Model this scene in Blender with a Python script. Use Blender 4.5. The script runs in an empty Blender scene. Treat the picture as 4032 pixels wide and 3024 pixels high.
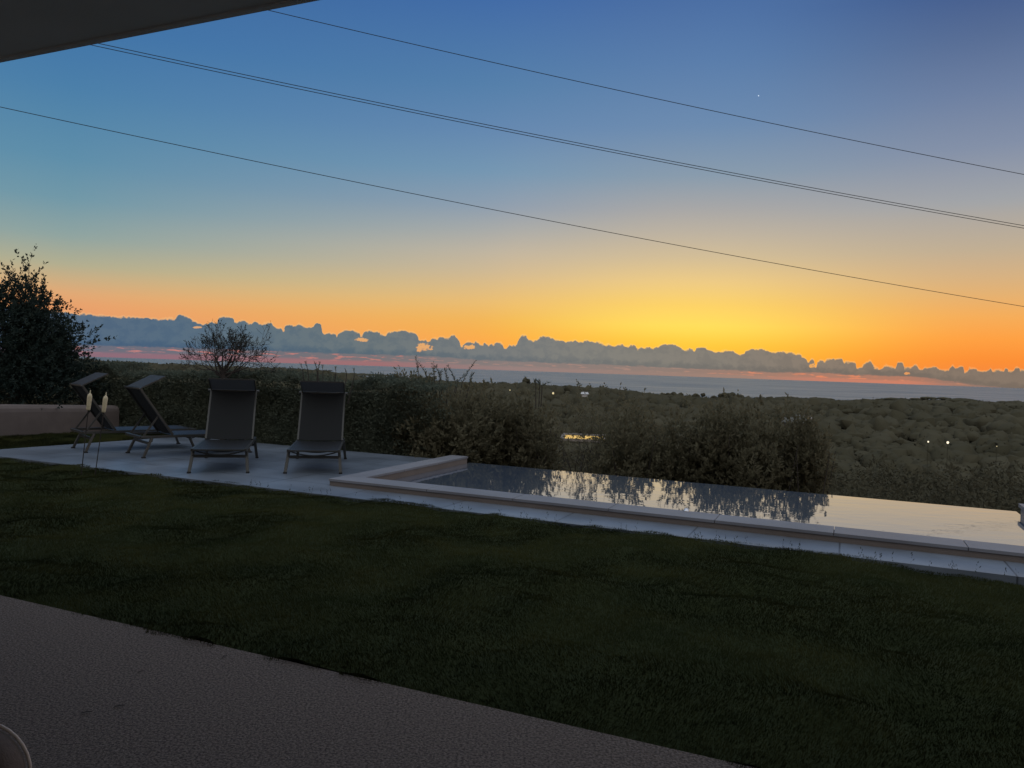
# dawn over the sea from a garden terrace
CLOUD_TOP=[(-33.36, 2.751), (-29.043, 2.532), (-26.362, 2.507), (-25.671, 2.509), (-23.837, 2.498), (-23.697, 2.654), (-23.45, 2.816), (-23.051, 2.738), (-22.61, 2.527), (-21.799, 2.318), (-21.434, 2.535), (-21.173, 2.461), (-20.993, 2.733), (-20.698, 2.869), (-20.096, 2.838), (-19.9, 2.552), (-19.409, 2.641), (-18.987, 2.518), (-18.833, 2.486), (-18.645, 2.657), (-18.18, 2.518), (-17.95, 2.611), (-17.563, 2.646), (-17.165, 2.324), (-16.814, 2.341), (-16.689, 2.061), (-16.543, 2.476), (-16.23, 2.573), (-15.872, 2.467), (-15.599, 2.628), (-15.116, 2.42), (-14.718, 2.439), (-14.246, 2.791), (-14.041, 2.635), (-13.987, 2.141), (-13.701, 1.988), (-13.502, 2.121), (-13.406, 2.114), (-13.08, 2.045), (-12.913, 1.886), (-12.798, 2.14), (-12.028, 2.298), (-11.37, 2.243), (-11.197, 1.957), (-11.04, 2.215), (-10.549, 2.361), (-9.884, 2.262), (-9.755, 2.116), (-9.382, 2.157), (-9.22, 2.306), (-8.637, 2.355), (-8.308, 2.554), (-7.969, 2.407), (-7.463, 2.36), (-7.119, 2.119), (-6.943, 1.872), (-6.73, 1.795), (-6.521, 1.845), (-6.221, 1.729), (-6.061, 2.007), (-5.68, 1.987), (-5.429, 2.115), (-4.833, 2.036), (-4.543, 2.259), (-4.285, 2.183), (-3.974, 1.769), (-3.795, 1.477), (-3.67, 1.567), (-3.379, 1.807), (-2.949, 1.695), (-2.783, 1.811), (-2.265, 1.659), (-2.142, 1.791), (-1.793, 1.59), (-1.67, 1.722), (-1.539, 1.641), (-1.204, 1.866), (-0.817, 1.794), (-0.549, 1.436), (-0.3, 1.683), (0.043, 1.652), (0.371, 2.047), (0.531, 2.394), (0.785, 2.47), (1.047, 2.283), (1.224, 2.118), (1.567, 2.087), (1.987, 2.288), (2.41, 2.412), (2.753, 2.364), (3.271, 2.159), (3.611, 2.195), (3.871, 2.05), (4.122, 2.168), (4.461, 2.204), (5.061, 2.044), (5.394, 2.202), (5.701, 2.135), (6.388, 2.079), (6.925, 1.927), (7.458, 1.844), (7.907, 1.971), (8.514, 1.852), (8.735, 1.98), (9.039, 1.89), (9.272, 1.685), (9.492, 1.805), (9.718, 1.758), (10.088, 1.845), (10.278, 1.752), (10.753, 1.977), (11.267, 2.119), (11.785, 2.095), (12.308, 1.884), (12.754, 1.716), (12.971, 1.797), (13.267, 1.67), (13.368, 1.897), (13.692, 1.996), (13.983, 1.951), (14.281, 1.735), (14.861, 1.654), (15.429, 1.788), (15.932, 1.683), (16.576, 1.538), (16.779, 1.764), (17.197, 1.885), (17.685, 1.949), (18.315, 1.84), (18.871, 1.759), (19.284, 1.755), (19.762, 1.752), (20.106, 1.645), (20.139, 1.619), (20.41, 1.612), (20.55, 1.486), (20.823, 1.407), (21.0, 1.16), (21.099, 1.213), (21.265, 1.246), (21.404, 1.1), (21.449, 0.793), (21.547, 0.853), (21.605, 1.07), (21.831, 1.233), (22.067, 1.119), (22.225, 1.301), (22.685, 1.314), (23.139, 1.397), (23.28, 1.118), (23.471, 1.208), (23.762, 1.202), (24.056, 1.069), (24.134, 0.72), (24.26, 0.78), (24.446, 0.926), (24.598, 1.099), (24.877, 1.267), (25.043, 1.062), (25.176, 0.892), (25.587, 0.835), (25.892, 1.017), (26.208, 0.888), (26.515, 0.932), (26.553, 1.222), (26.811, 1.215), (26.931, 0.978), (27.009, 0.844), (27.373, 0.889), (27.607, 1.1), (27.826, 0.902), (28.038, 0.841), (28.095, 0.931), (28.927, 0.921), (29.048, 0.851), (29.574, 0.867), (29.679, 1.144), (29.766, 1.147), (29.862, 0.929), (30.203, 1.039), (30.349, 0.977), (30.401, 0.679), (30.588, 0.718), (30.664, 0.953), (31.005, 0.949), (31.18, 0.803), (31.712, 0.806), (31.814, 1.038), (31.961, 0.827), (32.343, 0.936), (32.567, 0.813), (32.667, 1.043), (32.783, 0.865), (33.052, 0.925), (33.154, 1.076), (33.343, 1.062), (33.377, 0.87), (34.07, 0.859), (35.619, 1.0), (37.611, 0.752)]
CLOUD_BASE=[(-37.452, 0.45), (-29.0, 0.555), (-23.435, 0.64), (-17.822, 0.671), (-13.454, 0.638), (-6.227, 0.676), (-2.744, 0.533), (5.208, 0.497), (13.54, 0.417), (19.2, 0.332), (21.23, 0.401), (24.147, 0.342), (27.279, 0.348), (29.657, 0.101), (33.646, -0.253), (38.217, -0.47)]
SKYLINE=[(-37.44, -0.451), (-29.886, -0.419), (-29.286, -0.349), (-28.588, -0.474), (-27.631, -0.458), (-26.671, -0.476), (-24.373, -0.571), (-23.6, -0.494), (-22.767, -0.536), (-21.104, -0.605), (-20.36, -0.581), (-18.388, -0.625), (-17.223, -0.552), (-15.987, -0.603), (-14.4, -0.625), (-13.417, -0.686), (-13.09, -0.86), (-12.887, -1.019), (-12.419, -1.005), (-12.242, -0.889), (-11.644, -0.889), (-11.458, -1.013), (-10.656, -1.025), (-9.077, -0.976), (-8.465, -1.013), (-8.129, -1.096), (-7.588, -1.154), (-5.703, -1.113), (-4.066, -1.155), (-2.915, -1.174), (-2.365, -1.232), (-1.251, -1.176), (-0.304, -1.182), (0.641, -1.132), (1.74, -1.151), (3.122, -1.217), (3.878, -1.247), (4.139, -1.181), (4.818, -1.213), (5.497, -1.283), (6.525, -1.227), (7.535, -1.303), (8.707, -1.39), (9.541, -1.471), (9.802, -1.554), (10.957, -1.565), (12.683, -1.606), (14.476, -1.697), (15.077, -1.654), (17.31, -1.575), (19.219, -1.473), (20.773, -1.42), (23.138, -1.469), (24.903, -1.349), (27.252, -1.235), (28.828, -1.158), (30.821, -1.091), (31.859, -1.118), (32.296, -1.16), (33.677, -1.039), (39.388, -0.998)]
WIRES={'a': [[-9.578, 28.43, 14.22], [4.376, 29.992, 12.146], [20.761, 31.827, 10.054], 0.4599], 'b': [[-15.227, 27.002, 12.277], [1.486, 29.904, 10.286], [21.928, 33.454, 8.296], 0.4498], 'c': [[-15.446, 26.878, 12.169], [1.487, 29.856, 10.173], [21.931, 33.452, 8.184], 0.453], 'd': [[-17.865, 26.549, 9.745], [-0.388, 30.473, 7.511], [23.697, 35.881, 5.049], 0.4205]}
PINES= [(18.028, -1.471, 1.132), (19.837, -1.338, 2.264), (20.888, -1.398, 1.132), (22.033, -1.31, 1.887), (23.487, -1.417, 1.509), (24.9, -1.281, 2.264), (26.326, -1.111, 1.509), (27.249, -1.168, 1.132), (27.782, -1.075, 1.132), (28.485, -0.958, 1.321), (29.355, -0.95, 1.132), (30.31, -0.937, 2.453), (31.858, -1.102, 1.698), (32.921, -1.0, 1.509), (33.781, -1.003, 1.698), (6.524, -1.209, 2.075), (4.817, -1.195, 1.132), (8.725, -1.352, 1.321), (-13.33, -0.609, 0.491), (4.138, -1.162, 0.849), (18.881, -1.488, 1.132), (31.084, -1.045, 1.132), (25.825, -1.203, 1.132), (10.205, -1.52, 0.943)]
ROUNDS= [(11.116, -1.428, 0.415), (11.481, -1.432, 0.453), (11.932, -1.359, 0.717), (12.403, -1.359, 0.415), (12.843, -1.563, 0.453), (13.466, -1.409, 0.679), (13.964, -1.333, 0.377), (14.752, -1.503, 0.566), (15.414, -1.256, 0.943), (15.938, -1.18, 0.868), (16.503, -1.338, 0.943), (17.029, -1.479, 0.755), (-6.441, -0.873, 1.132), (-1.822, -1.082, 0.302), (1.044, -0.72, 0.679), (-9.042, -0.9, 0.491), (-8.207, -0.967, 0.453), (-28.926, -0.27, 0.415), (-29.286, -0.365, 0.566), (-18.423, -0.591, 0.264), (-7.646, -1.081, 0.377)]
GAPS=[(-6.639, 1.3, 0.642, 0.283),(-11.154, 1.669, 0.415, 0.151),(-3.264, 1.44, 0.491, 0.17),(-22.375, 2.046, 0.302, 0.075),(-16.636, 2.165, 0.094, 0.113),(21.295, 0.843, 0.189, 0.17),(27.152, 0.529, 0.151, 0.094)]
STEMS=[(-6.9, -1.21, -7.18, 0.61), (-6.15, -1.22, -6.94, 0.14), (-5.74, -1.21, -5.93, 0.14), (-5.25, -1.19, -5.7, -0.04), (-4.8, -1.24, -5.02, -0.21), (-4.18, -1.22, -4.82, -0.01), (-3.71, -1.24, -2.8, 0.42), (-3.14, -1.24, -2.92, -0.47), (-4.08, -1.21, -3.46, -0.68), (-5.4, -1.25, -5.31, -0.44), (-15.25, -0.73, -15.42, -0.22), (-14.89, -0.71, -15.12, -0.03), (-14.25, -0.73, -14.45, -0.02), (-14.18, -0.73, -14.06, -0.05), (-13.83, -0.75, -13.91, -0.26), (-12.93, -0.84, -12.96, -0.38), (-12.15, -1.0, -12.25, -0.48), (-11.6, -0.98, -11.66, -0.43), (1.78, -1.23, 1.69, -0.87), (2.06, -1.25, 1.92, -0.88), (2.25, -1.28, 2.72, -1.0)]
import bpy, math, random
import numpy as np
from mathutils import Vector, Matrix
C = bpy.context.scene.collection
rng = np.random.default_rng(7); random.seed(7)
R = math.radians
CAMH = 1.40
TH = R(23.5)
UX, UY = math.cos(TH), -math.sin(TH)       # garden axis along the terrace
VX, VY = math.sin(TH), math.cos(TH)        # garden axis away from the house
def G(u, v, z=0.0): return Vector((u*UX + v*VX, u*UY + v*VY, z))
def AE(az, el, d):                          # a place seen at a bearing, height angle and distance
    return Vector((d*math.sin(R(az)), d*math.cos(R(az)), CAMH + d*math.tan(R(el))))
def lin(c):
    c = [x/255.0 for x in c]
    return tuple([(x/12.92 if x <= 0.04045 else ((x+0.055)/1.055)**2.4) for x in c] + [1.0])

# ---------------------------------------------------------------- materials
def mat(name, col, rough=0.8, metal=0.0, var=0.0, scale=8.0, bump=0.0, bscale=40.0, spec=0.5, trans=0.0, col2=None, sheen=0.0, coord='Object', detail=4.0):
    m = bpy.data.materials.new(name); m.use_nodes = True
    nt = m.node_tree; n = nt.nodes; l = nt.links
    p = n['Principled BSDF']
    p.inputs['Base Color'].default_value = (*col, 1); p.inputs['Roughness'].default_value = rough
    p.inputs['Metallic'].default_value = metal; p.inputs['Specular IOR Level'].default_value = spec
    if sheen: p.inputs['Sheen Weight'].default_value = sheen
    if 'Subsurface Weight' in p.inputs and trans: pass
    tc = n.new('ShaderNodeTexCoord')
    if var or col2:
        no = n.new('ShaderNodeTexNoise'); no.inputs['Scale'].default_value = scale; no.inputs['Detail'].default_value = detail
        l.new(tc.outputs[coord], no.inputs['Vector'])
        mr = n.new('ShaderNodeMapRange'); mr.inputs[1].default_value = 0.35; mr.inputs[2].default_value = 0.65
        l.new(no.outputs['Fac'], mr.inputs[0])
        mx = n.new('ShaderNodeMix'); mx.data_type = 'RGBA'
        a = col; b = col2 or tuple(x*(1-var) for x in col)
        mx.inputs[6].default_value = (*a, 1); mx.inputs[7].default_value = (*b, 1)
        l.new(mr.outputs[0], mx.inputs[0]); l.new(mx.outputs[2], p.inputs['Base Color'])
    if bump:
        nb = n.new('ShaderNodeTexNoise'); nb.inputs['Scale'].default_value = bscale; nb.inputs['Detail'].default_value = 5
        l.new(tc.outputs[coord], nb.inputs['Vector'])
        b = n.new('ShaderNodeBump'); b.inputs['Strength'].default_value = bump; b.inputs['Distance'].default_value = 0.01
        l.new(nb.outputs['Fac'], b.inputs['Height']); l.new(b.outputs[0], p.inputs['Normal'])
    if trans:
        out = n['Material Output']; t = n.new('ShaderNodeBsdfTranslucent'); t.inputs[0].default_value = (*[min(1, c*1.3) for c in col], 1)
        ms = n.new('ShaderNodeMixShader'); ms.inputs[0].default_value = trans
        l.new(p.outputs[0], ms.inputs[1]); l.new(t.outputs[0], ms.inputs[2]); l.new(ms.outputs[0], out.inputs[0])
    return m
M = {}
M['foliage'] = mat('foliage', (0.075, 0.072, 0.044), 0.8, spec=0.15, col2=(0.10, 0.092, 0.056), scale=1.2, trans=0.3)
M['foliage_near'] = mat('foliage_near', (0.125, 0.148, 0.108), 0.8, spec=0.15, col2=(0.14, 0.155, 0.105), scale=3, trans=0.42)
M['foliage_olive'] = mat('foliage_olive', (0.18, 0.165, 0.10), 0.8, spec=0.15, col2=(0.15, 0.138, 0.083), scale=2, trans=0.5)
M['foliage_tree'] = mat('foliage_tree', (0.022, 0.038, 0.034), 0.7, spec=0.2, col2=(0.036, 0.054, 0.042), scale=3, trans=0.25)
M['villa_wall'] = mat('villa_wall', (0.76, 0.73, 0.69), 0.9, var=.06, scale=2)
M['bark'] = mat('bark', (0.06, 0.05, 0.042), 0.9, var=0.4, scale=30, bump=0.4)
M['wood_far'] = mat('wood_far', (0.098, 0.090, 0.056), 0.95, spec=0.1, col2=(0.070, 0.066, 0.040), scale=0.05, detail=6)
M['earth'] = mat('earth', (0.08, 0.073, 0.046), 0.95, col2=(0.09, 0.09, 0.06), scale=0.2, bump=0.5, bscale=3)
M['lawn'] = mat('lawn', (0.034, 0.042, 0.015), 0.95, spec=0.1, col2=(0.026, 0.034, 0.012), scale=3.0, bump=0.6, bscale=60)
M['patio'] = mat('patio', (0.235, 0.19, 0.160), 0.9, spec=0.2, col2=(0.078, 0.062, 0.053), scale=95, bump=0.9, bscale=130, detail=3)
M['frame'] = mat('frame', (0.075, 0.075, 0.068), 0.33, metal=0.5, spec=0.5)
M['rubber'] = mat('rubber', (0.02, 0.02, 0.02), 0.8)
M['sling'] = mat('sling', (0.013, 0.0145, 0.0155), 0.42, var=0.15, scale=300, bump=0.25, bscale=500)
M['shade'] = mat('shade', (0.15, 0.155, 0.16), 0.4, bump=0.25, bscale=500, trans=0.62)
M['sling_back'] = mat('sling_back', (0.026, 0.029, 0.030), 0.75, spec=0.12, var=0.15, scale=300, bump=0.25, bscale=500)
M['wax'] = mat('wax', (0.74, 0.66, 0.44), 0.45, var=0.12, scale=40, bump=0.2, bscale=60, spec=0.4)
M['stick'] = mat('stick', (0.035, 0.03, 0.025), 0.8)
M['plaster'] = mat('plaster', (0.185, 0.155, 0.14), 0.9, var=0.15, scale=4, bump=0.3, bscale=50)
M['riser'] = mat('riser', (0.22, 0.185, 0.16), 0.9, var=.15, scale=3, bump=.2)
M['ceiling'] = mat('ceiling', (0.80, 0.86, 0.92), 0.9, var=0.05, scale=3, bump=0.1, bscale=80)
M['cable'] = mat('cable', (0.02, 0.022, 0.028), 0.7)
M['white'] = mat('white', (0.7, 0.7, 0.68), 0.7, var=0.1, scale=1)
M['tile_roof'] = mat('tile_roof', (0.22, 0.16, 0.12), 0.85, var=0.3, scale=3)
M['pale_house'] = mat('pale_house', (0.32, 0.29, 0.25), 0.85, var=0.2, scale=1)
M['glass_dark'] = mat('glass_dark', (0.03, 0.035, 0.04), 0.1)
M['cushion'] = mat('cushion', (0.16, 0.14, 0.125), 0.85, var=0.15, scale=90, bump=0.3, bscale=300)
M['piping'] = mat('piping', (0.72, 0.68, 0.62), 0.6)
M['chrome'] = mat('chrome', (0.75, 0.76, 0.78), 0.12, metal=1.0)
M['dead_leaf'] = mat('dead_leaf', (0.035, 0.025, 0.018), 0.8)
M['basin'] = mat('basin', (0.16, 0.18, 0.2), 0.6, var=0.1, scale=5)

def flatten(key, k):
    _nt = M[key].node_tree; _g = _nt.nodes.new('ShaderNodeNewGeometry'); _vm = _nt.nodes.new('ShaderNodeMix'); _vm.data_type = 'VECTOR'
    _vm.inputs[0].default_value = k; _vm.inputs[5].default_value = (0, -0.25, 0.95); _nt.links.new(_g.outputs['Normal'], _vm.inputs[4])
    _vn = _nt.nodes.new('ShaderNodeVectorMath'); _vn.operation = 'NORMALIZE'; _nt.links.new(_vm.outputs[1], _vn.inputs[0]); _nt.links.new(_vn.outputs[0], _nt.nodes['Principled BSDF'].inputs['Normal'])
flatten('foliage', .7); flatten('foliage_olive', .75); flatten('foliage_near', .75)
_nt = M['wood_far'].node_tree; _g = _nt.nodes.new('ShaderNodeNewGeometry'); _vm = _nt.nodes.new('ShaderNodeMix'); _vm.data_type = 'VECTOR'
_vm.inputs[0].default_value = 0.92; _vm.inputs[5].default_value = (0, -0.25, 0.95); _nt.links.new(_g.outputs['Normal'], _vm.inputs[4])
_vn = _nt.nodes.new('ShaderNodeVectorMath'); _vn.operation = 'NORMALIZE'; _nt.links.new(_vm.outputs[1], _vn.inputs[0]); _nt.links.new(_vn.outputs[0], _nt.nodes['Principled BSDF'].inputs['Normal'])
def emis(name, col, s):
    m = bpy.data.materials.new(name); m.use_nodes = True; nt = m.node_tree
    for x in list(nt.nodes):
        if x.type == 'BSDF_PRINCIPLED': nt.nodes.remove(x)
    e = nt.nodes.new('ShaderNodeEmission'); e.inputs[0].default_value = (*col, 1); e.inputs[1].default_value = s
    nt.links.new(e.outputs[0], nt.nodes['Material Output'].inputs[0]); return m
M['lamp_glow'] = emis('lamp_glow', (1.0, 0.86, 0.62), 1.5)
M['lamp_glow_dim'] = emis('lamp_glow_dim', (1.0, 0.82, 0.45), 0.8)

def tiles(name, col, gap, tw, th, rough, off=0.0, stain=0.12):
    m = mat(name, col, rough, bump=0.15, bscale=60)
    nt = m.node_tree; n = nt.nodes; l = nt.links; p = n['Principled BSDF']
    tc = n.new('ShaderNodeTexCoord'); mp = n.new('ShaderNodeMapping'); mp.inputs['Rotation'].default_value = (0, 0, TH)
    l.new(tc.outputs['Object'], mp.inputs[0])
    b = n.new('ShaderNodeTexBrick'); b.offset = off; b.inputs['Color1'].default_value = (*col, 1); b.inputs['Color2'].default_value = (*[c*0.9 for c in col], 1)
    b.inputs['Mortar'].default_value = (*gap, 1); b.inputs['Scale'].default_value = 1; b.inputs['Mortar Size'].default_value = 0.007
    b.inputs['Brick Width'].default_value = tw; b.inputs['Row Height'].default_value = th
    l.new(mp.outputs[0], b.inputs['Vector'])
    no = n.new('ShaderNodeTexNoise'); no.inputs['Scale'].default_value = 1.3; no.inputs['Detail'].default_value = 6; l.new(tc.outputs['Object'], no.inputs['Vector'])
    mr = n.new('ShaderNodeMapRange'); mr.inputs[1].default_value = .35; mr.inputs[2].default_value = .65; mr.inputs[3].default_value = 1-stain*2; mr.inputs[4].default_value = 1.0
    l.new(no.outputs['Fac'], mr.inputs[0])
    mm = n.new('ShaderNodeMix'); mm.data_type = 'RGBA'; mm.blend_type = 'MULTIPLY'; mm.inputs[0].default_value = 1
    l.new(b.outputs['Color'], mm.inputs[6]); l.new(mr.outputs[0], mm.inputs[7]); l.new(mm.outputs[2], p.inputs['Base Color'])
    r = n.new('ShaderNodeMapRange'); r.inputs[3].default_value = rough-.12; r.inputs[4].default_value = rough+.12; l.new(no.outputs['Fac'], r.inputs[0]); l.new(r.outputs[0], p.inputs['Roughness'])
    return m
M['deck'] = tiles('deck', (0.225, 0.27, 0.325), (0.085, 0.10, 0.12), 1.2, 0.6, 0.34, off=0.0, stain=0.18)
M['coping'] = tiles('coping', (0.27, 0.275, 0.295), (0.26, 0.265, 0.285), 1.0, 40.0, 0.55)

def water(name, col, rough, stretch, s1, d1, s2=None, d2=0, spec=0.5):
    m = bpy.data.materials.new(name); m.use_nodes = True
    nt = m.node_tree; n = nt.nodes; l = nt.links; p = n['Principled BSDF']
    p.inputs['Base Color'].default_value = (*col, 1); p.inputs['Roughness'].default_value = rough; p.inputs['IOR'].default_value = 1.333
    p.inputs['Specular IOR Level'].default_value = spec
    tc = n.new('ShaderNodeTexCoord'); mp = n.new('ShaderNodeMapping'); mp.inputs['Rotation'].default_value = (0, 0, TH*0.6); mp.inputs['Scale'].default_value = stretch
    l.new(tc.outputs['Object'], mp.inputs[0]); last = None
    for s, d in ((s1, d1), (s2, d2)):
        if not s: continue
        no = n.new('ShaderNodeTexNoise'); no.inputs['Scale'].default_value = s; no.inputs['Detail'].default_value = 3
        l.new(mp.outputs[0], no.inputs['Vector'])
        b = n.new('ShaderNodeBump'); b.inputs['Strength'].default_value = 1; b.inputs['Distance'].default_value = d
        l.new(no.outputs['Fac'], b.inputs['Height'])
        if last: l.new(last.outputs[0], b.inputs['Normal'])
        last = b
    l.new(last.outputs[0], p.inputs['Normal']); l.new(last.outputs[0], p.inputs['Coat Normal']); return m
M['pool_water'] = water('pool_water', (0.11, 0.15, 0.21), 0.015, (1, 2.0, 1), 1.7, 0.0016, 5.0, 0.00030, spec=0.85)
for _n in ('Coat Weight',): M['pool_water'].node_tree.nodes['Principled BSDF'].inputs[_n].default_value = 1.0
M['pool_water'].node_tree.nodes['Principled BSDF'].inputs['Coat Roughness'].default_value = 0.01
M['sea'] = water('sea', (0.20, 0.235, 0.24), 0.42, (1, 3.0, 1), 0.010, 9.0, 0.04, 3.0)

_nt = M['sea'].node_tree; _n = _nt.nodes.new('ShaderNodeTexNoise'); _n.inputs['Scale'].default_value = 0.0016; _n.inputs['Detail'].default_value = 7
_mp = _nt.nodes.new('ShaderNodeMapping'); _mp.inputs['Scale'].default_value = (1, 2.2, 1); _tc = _nt.nodes.new('ShaderNodeTexCoord')
_nt.links.new(_tc.outputs['Object'], _mp.inputs[0]); _nt.links.new(_mp.outputs[0], _n.inputs['Vector'])
_r = _nt.nodes.new('ShaderNodeMapRange'); _r.inputs[1].default_value = .35; _r.inputs[2].default_value = .65; _r.inputs[3].default_value = .50; _r.inputs[4].default_value = .33
_nt.links.new(_n.outputs['Fac'], _r.inputs[0]); _nt.links.new(_r.outputs[0], _nt.nodes['Principled BSDF'].inputs['Roughness'])
_mx = _nt.nodes.new('ShaderNodeMix'); _mx.data_type = 'RGBA'; _mx.inputs[6].default_value = (.18, .215, .225, 1); _mx.inputs[7].default_value = (.235, .265, .265, 1)
_nt.links.new(_n.outputs['Fac'], _mx.inputs[0]); _nt.links.new(_mx.outputs[2], _nt.nodes['Principled BSDF'].inputs['Base Color'])

# ---------------------------------------------------------------- mesh helpers
class MB:
    def __init__(s): s.v = []; s.f = []
    def add(s, vs, fs):
        o = len(s.v); s.v += [tuple(v) for v in vs]; s.f += [tuple(o+i for i in f) for f in fs]
    def box(s, c, size, rot=None):
        h = [x/2 for x in size]
        vs = [Vector((x*h[0], y*h[1], z*h[2])) for x in (-1, 1) for y in (-1, 1) for z in (-1, 1)]
        if rot: vs = [rot @ v for v in vs]
        s.add([v+Vector(c) for v in vs], [(0,1,3,2),(4,6,7,5),(0,4,5,1),(2,3,7,6),(0,2,6,4),(1,5,7,3)])
    def bar(s, a, b, w, h=None, up=(0, 0, 1)):
        a = Vector(a); b = Vector(b); h = h or w; d = (b-a); L = d.length; d.normalize()
        up = Vector(up)
        if abs(d.dot(up)) > .98: up = Vector((1, 0, 0))
        x = d.cross(up).normalized(); y = x.cross(d).normalized()
        s.box((a+b)/2, (w, h, L), Matrix((x, y, d)).transposed())
    def tube(s, pts, r, n=6, cap=True):
        pts = [Vector(p) for p in pts]; rs = r if isinstance(r, (list, tuple)) else [r]*len(pts)
        vs = []; fs = []
        for i, p in enumerate(pts):
            d = (pts[min(i+1, len(pts)-1)]-pts[max(i-1, 0)]).normalized()
            up = Vector((0, 0, 1)) if abs(d.z) < .95 else Vector((1, 0, 0))
            x = d.cross(up).normalized(); y = x.cross(d)
            for k in range(n):
                a = 2*math.pi*k/n; vs.append(p+(x*math.cos(a)+y*math.sin(a))*rs[i])
        for i in range(len(pts)-1):
            for k in range(n): fs.append((i*n+k, i*n+(k+1)%n, (i+1)*n+(k+1)%n, (i+1)*n+k))
        if cap: fs += [tuple(range(n))[::-1], tuple((len(pts)-1)*n+k for k in range(n))]
        s.add(vs, fs)
    def lathe(s, prof, n=16, base=(0, 0, 0)):
        vs = []; fs = []
        for r, z in prof:
            for k in range(n): a = 2*math.pi*k/n; vs.append((base[0]+r*math.cos(a), base[1]+r*math.sin(a), base[2]+z))
        for i in range(len(prof)-1):
            for k in range(n): fs.append((i*n+k, i*n+(k+1)%n, (i+1)*n+(k+1)%n, (i+1)*n+k))
        fs += [tuple(range(n))[::-1], tuple((len(prof)-1)*n+k for k in range(n))]
        s.add(vs, fs)
    def prism(s, poly, z0, z1):
        n = len(poly); vs = [(p[0], p[1], z0) for p in poly]+[(p[0], p[1], z1) for p in poly]
        s.add(vs, [tuple(range(n))[::-1], tuple(range(n, 2*n))]+[(i, (i+1) % n, n+(i+1) % n, n+i) for i in range(n)])
    def build(s, name, m, parent=None, smooth=False, bevel=0.0):
        me = bpy.data.meshes.new(name); me.from_pydata(s.v, [], s.f); me.update()
        import bmesh
        bm = bmesh.new(); bm.from_mesh(me); bmesh.ops.recalc_face_normals(bm, faces=bm.faces)
        if bevel: bmesh.ops.bevel(bm, geom=bm.edges[:], offset=bevel, segments=2, affect='EDGES', profile=.7)
        bm.to_mesh(me); bm.free()
        return link(name, me, m, parent, smooth)
def link(name, me, m, parent=None, smooth=False):
    me.materials.append(m)
    if smooth: me.polygons.foreach_set('use_smooth', [True]*len(me.polygons))
    o = bpy.data.objects.new(name, me); C.objects.link(o)
    if parent: o.parent = parent
    return o
def np_mesh(name, V, F):
    V = np.asarray(V, dtype=np.float32); F = np.asarray(F, dtype=np.int32); k = F.shape[1]
    me = bpy.data.meshes.new(name); me.vertices.add(len(V)); me.vertices.foreach_set('co', V.ravel())
    me.loops.add(F.size); me.loops.foreach_set('vertex_index', F.ravel())
    me.polygons.add(len(F)); me.polygons.foreach_set('loop_start', np.arange(0, F.size, k, dtype=np.int32))
    me.update(calc_edges=True); return me
def tag(o, label=None, cat=None, group=None, kind=None):
    for k, x in (('label', label), ('category', cat), ('group', group), ('kind', kind)):
        if x: o[k] = x
    return o
def empty(name, loc=(0, 0, 0), rz=0.0):
    o = bpy.data.objects.new(name, None); C.objects.link(o); o.location = loc; o.rotation_euler = (0, 0, rz); o.empty_display_size = .2
    return o
def copy_tree(o, parent=None):
    c = o.copy(); C.objects.link(c)
    if parent: c.parent = parent
    for ch in list(o.children): copy_tree(ch, c)
    return c

def rand_unit(n):
    a = rng.normal(size=(n, 3)); return a/np.linalg.norm(a, axis=1)[:, None]
def leaves(P, L, W, dirs=None, spread=1.0):
    """diamond leaf at each point: P (n,3)"""
    n = len(P); d = rand_unit(n)*spread
    if dirs is not None: d = d+dirs; d /= np.linalg.norm(d, axis=1)[:, None]
    else: d /= np.linalg.norm(d, axis=1)[:, None]
    s = np.cross(d, rand_unit(n)); s /= (np.linalg.norm(s, axis=1)[:, None]+1e-9)
    l = L*(0.6+0.8*rng.random((n, 1))); w = W*(0.6+0.8*rng.random((n, 1)))
    V = np.stack([P, P+d*l*.5+s*w*.5, P+d*l, P+d*l*.5-s*w*.5], 1).reshape(-1, 3)
    F = np.arange(4*n).reshape(n, 4); return V, F
def blob_pts(c, r, n, shell=0.55):
    p = rand_unit(n); rad = shell+(1-shell)*rng.random((n, 1))**0.8
    lump = 1+0.16*np.sin(p[:, :1]*7+c[0]*3)*np.cos(p[:, 1:2]*6+c[1]*2)+0.1*np.sin(p[:, 2:3]*9+c[0])
    return np.asarray(c)+p*rad*lump*np.asarray(r)
def sprays(P, D, nleaf, length, L, W):
    """short twigs from points P along D with leaves along them"""
    n = len(P); t = rng.random((n, nleaf, 1)); ln = length*(0.5+rng.random((n, 1, 1)))
    Q = (P[:, None, :]+D[:, None, :]*t*ln+rng.normal(size=(n, nleaf, 3))*length*.05).reshape(-1, 3)
    DD = np.repeat(D, nleaf, 0)
    return leaves(Q, L, W, DD, 0.9)
def merge(parts):
    V = []; F = []; o = 0
    for v, f in parts: V.append(v); F.append(f+o); o += len(v)
    return np.concatenate(V), np.concatenate(F)

def vnoise(x, y, seed=0):
    xi = np.floor(x).astype(int); yi = np.floor(y).astype(int); xf = x-xi; yf = y-yi
    def h(a, b):
        k = (a*374761393+b*668265263+seed*974711) & 0xffffffff
        k = ((k ^ (k >> 13))*1274126177) & 0xffffffff
        return ((k ^ (k >> 16)) & 0xffff)/65535.0
    sx = xf*xf*(3-2*xf); sy = yf*yf*(3-2*yf)
    return (h(xi, yi)*(1-sx)+h(xi+1, yi)*sx)*(1-sy)+(h(xi, yi+1)*(1-sx)+h(xi+1, yi+1)*sx)*sy

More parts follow.
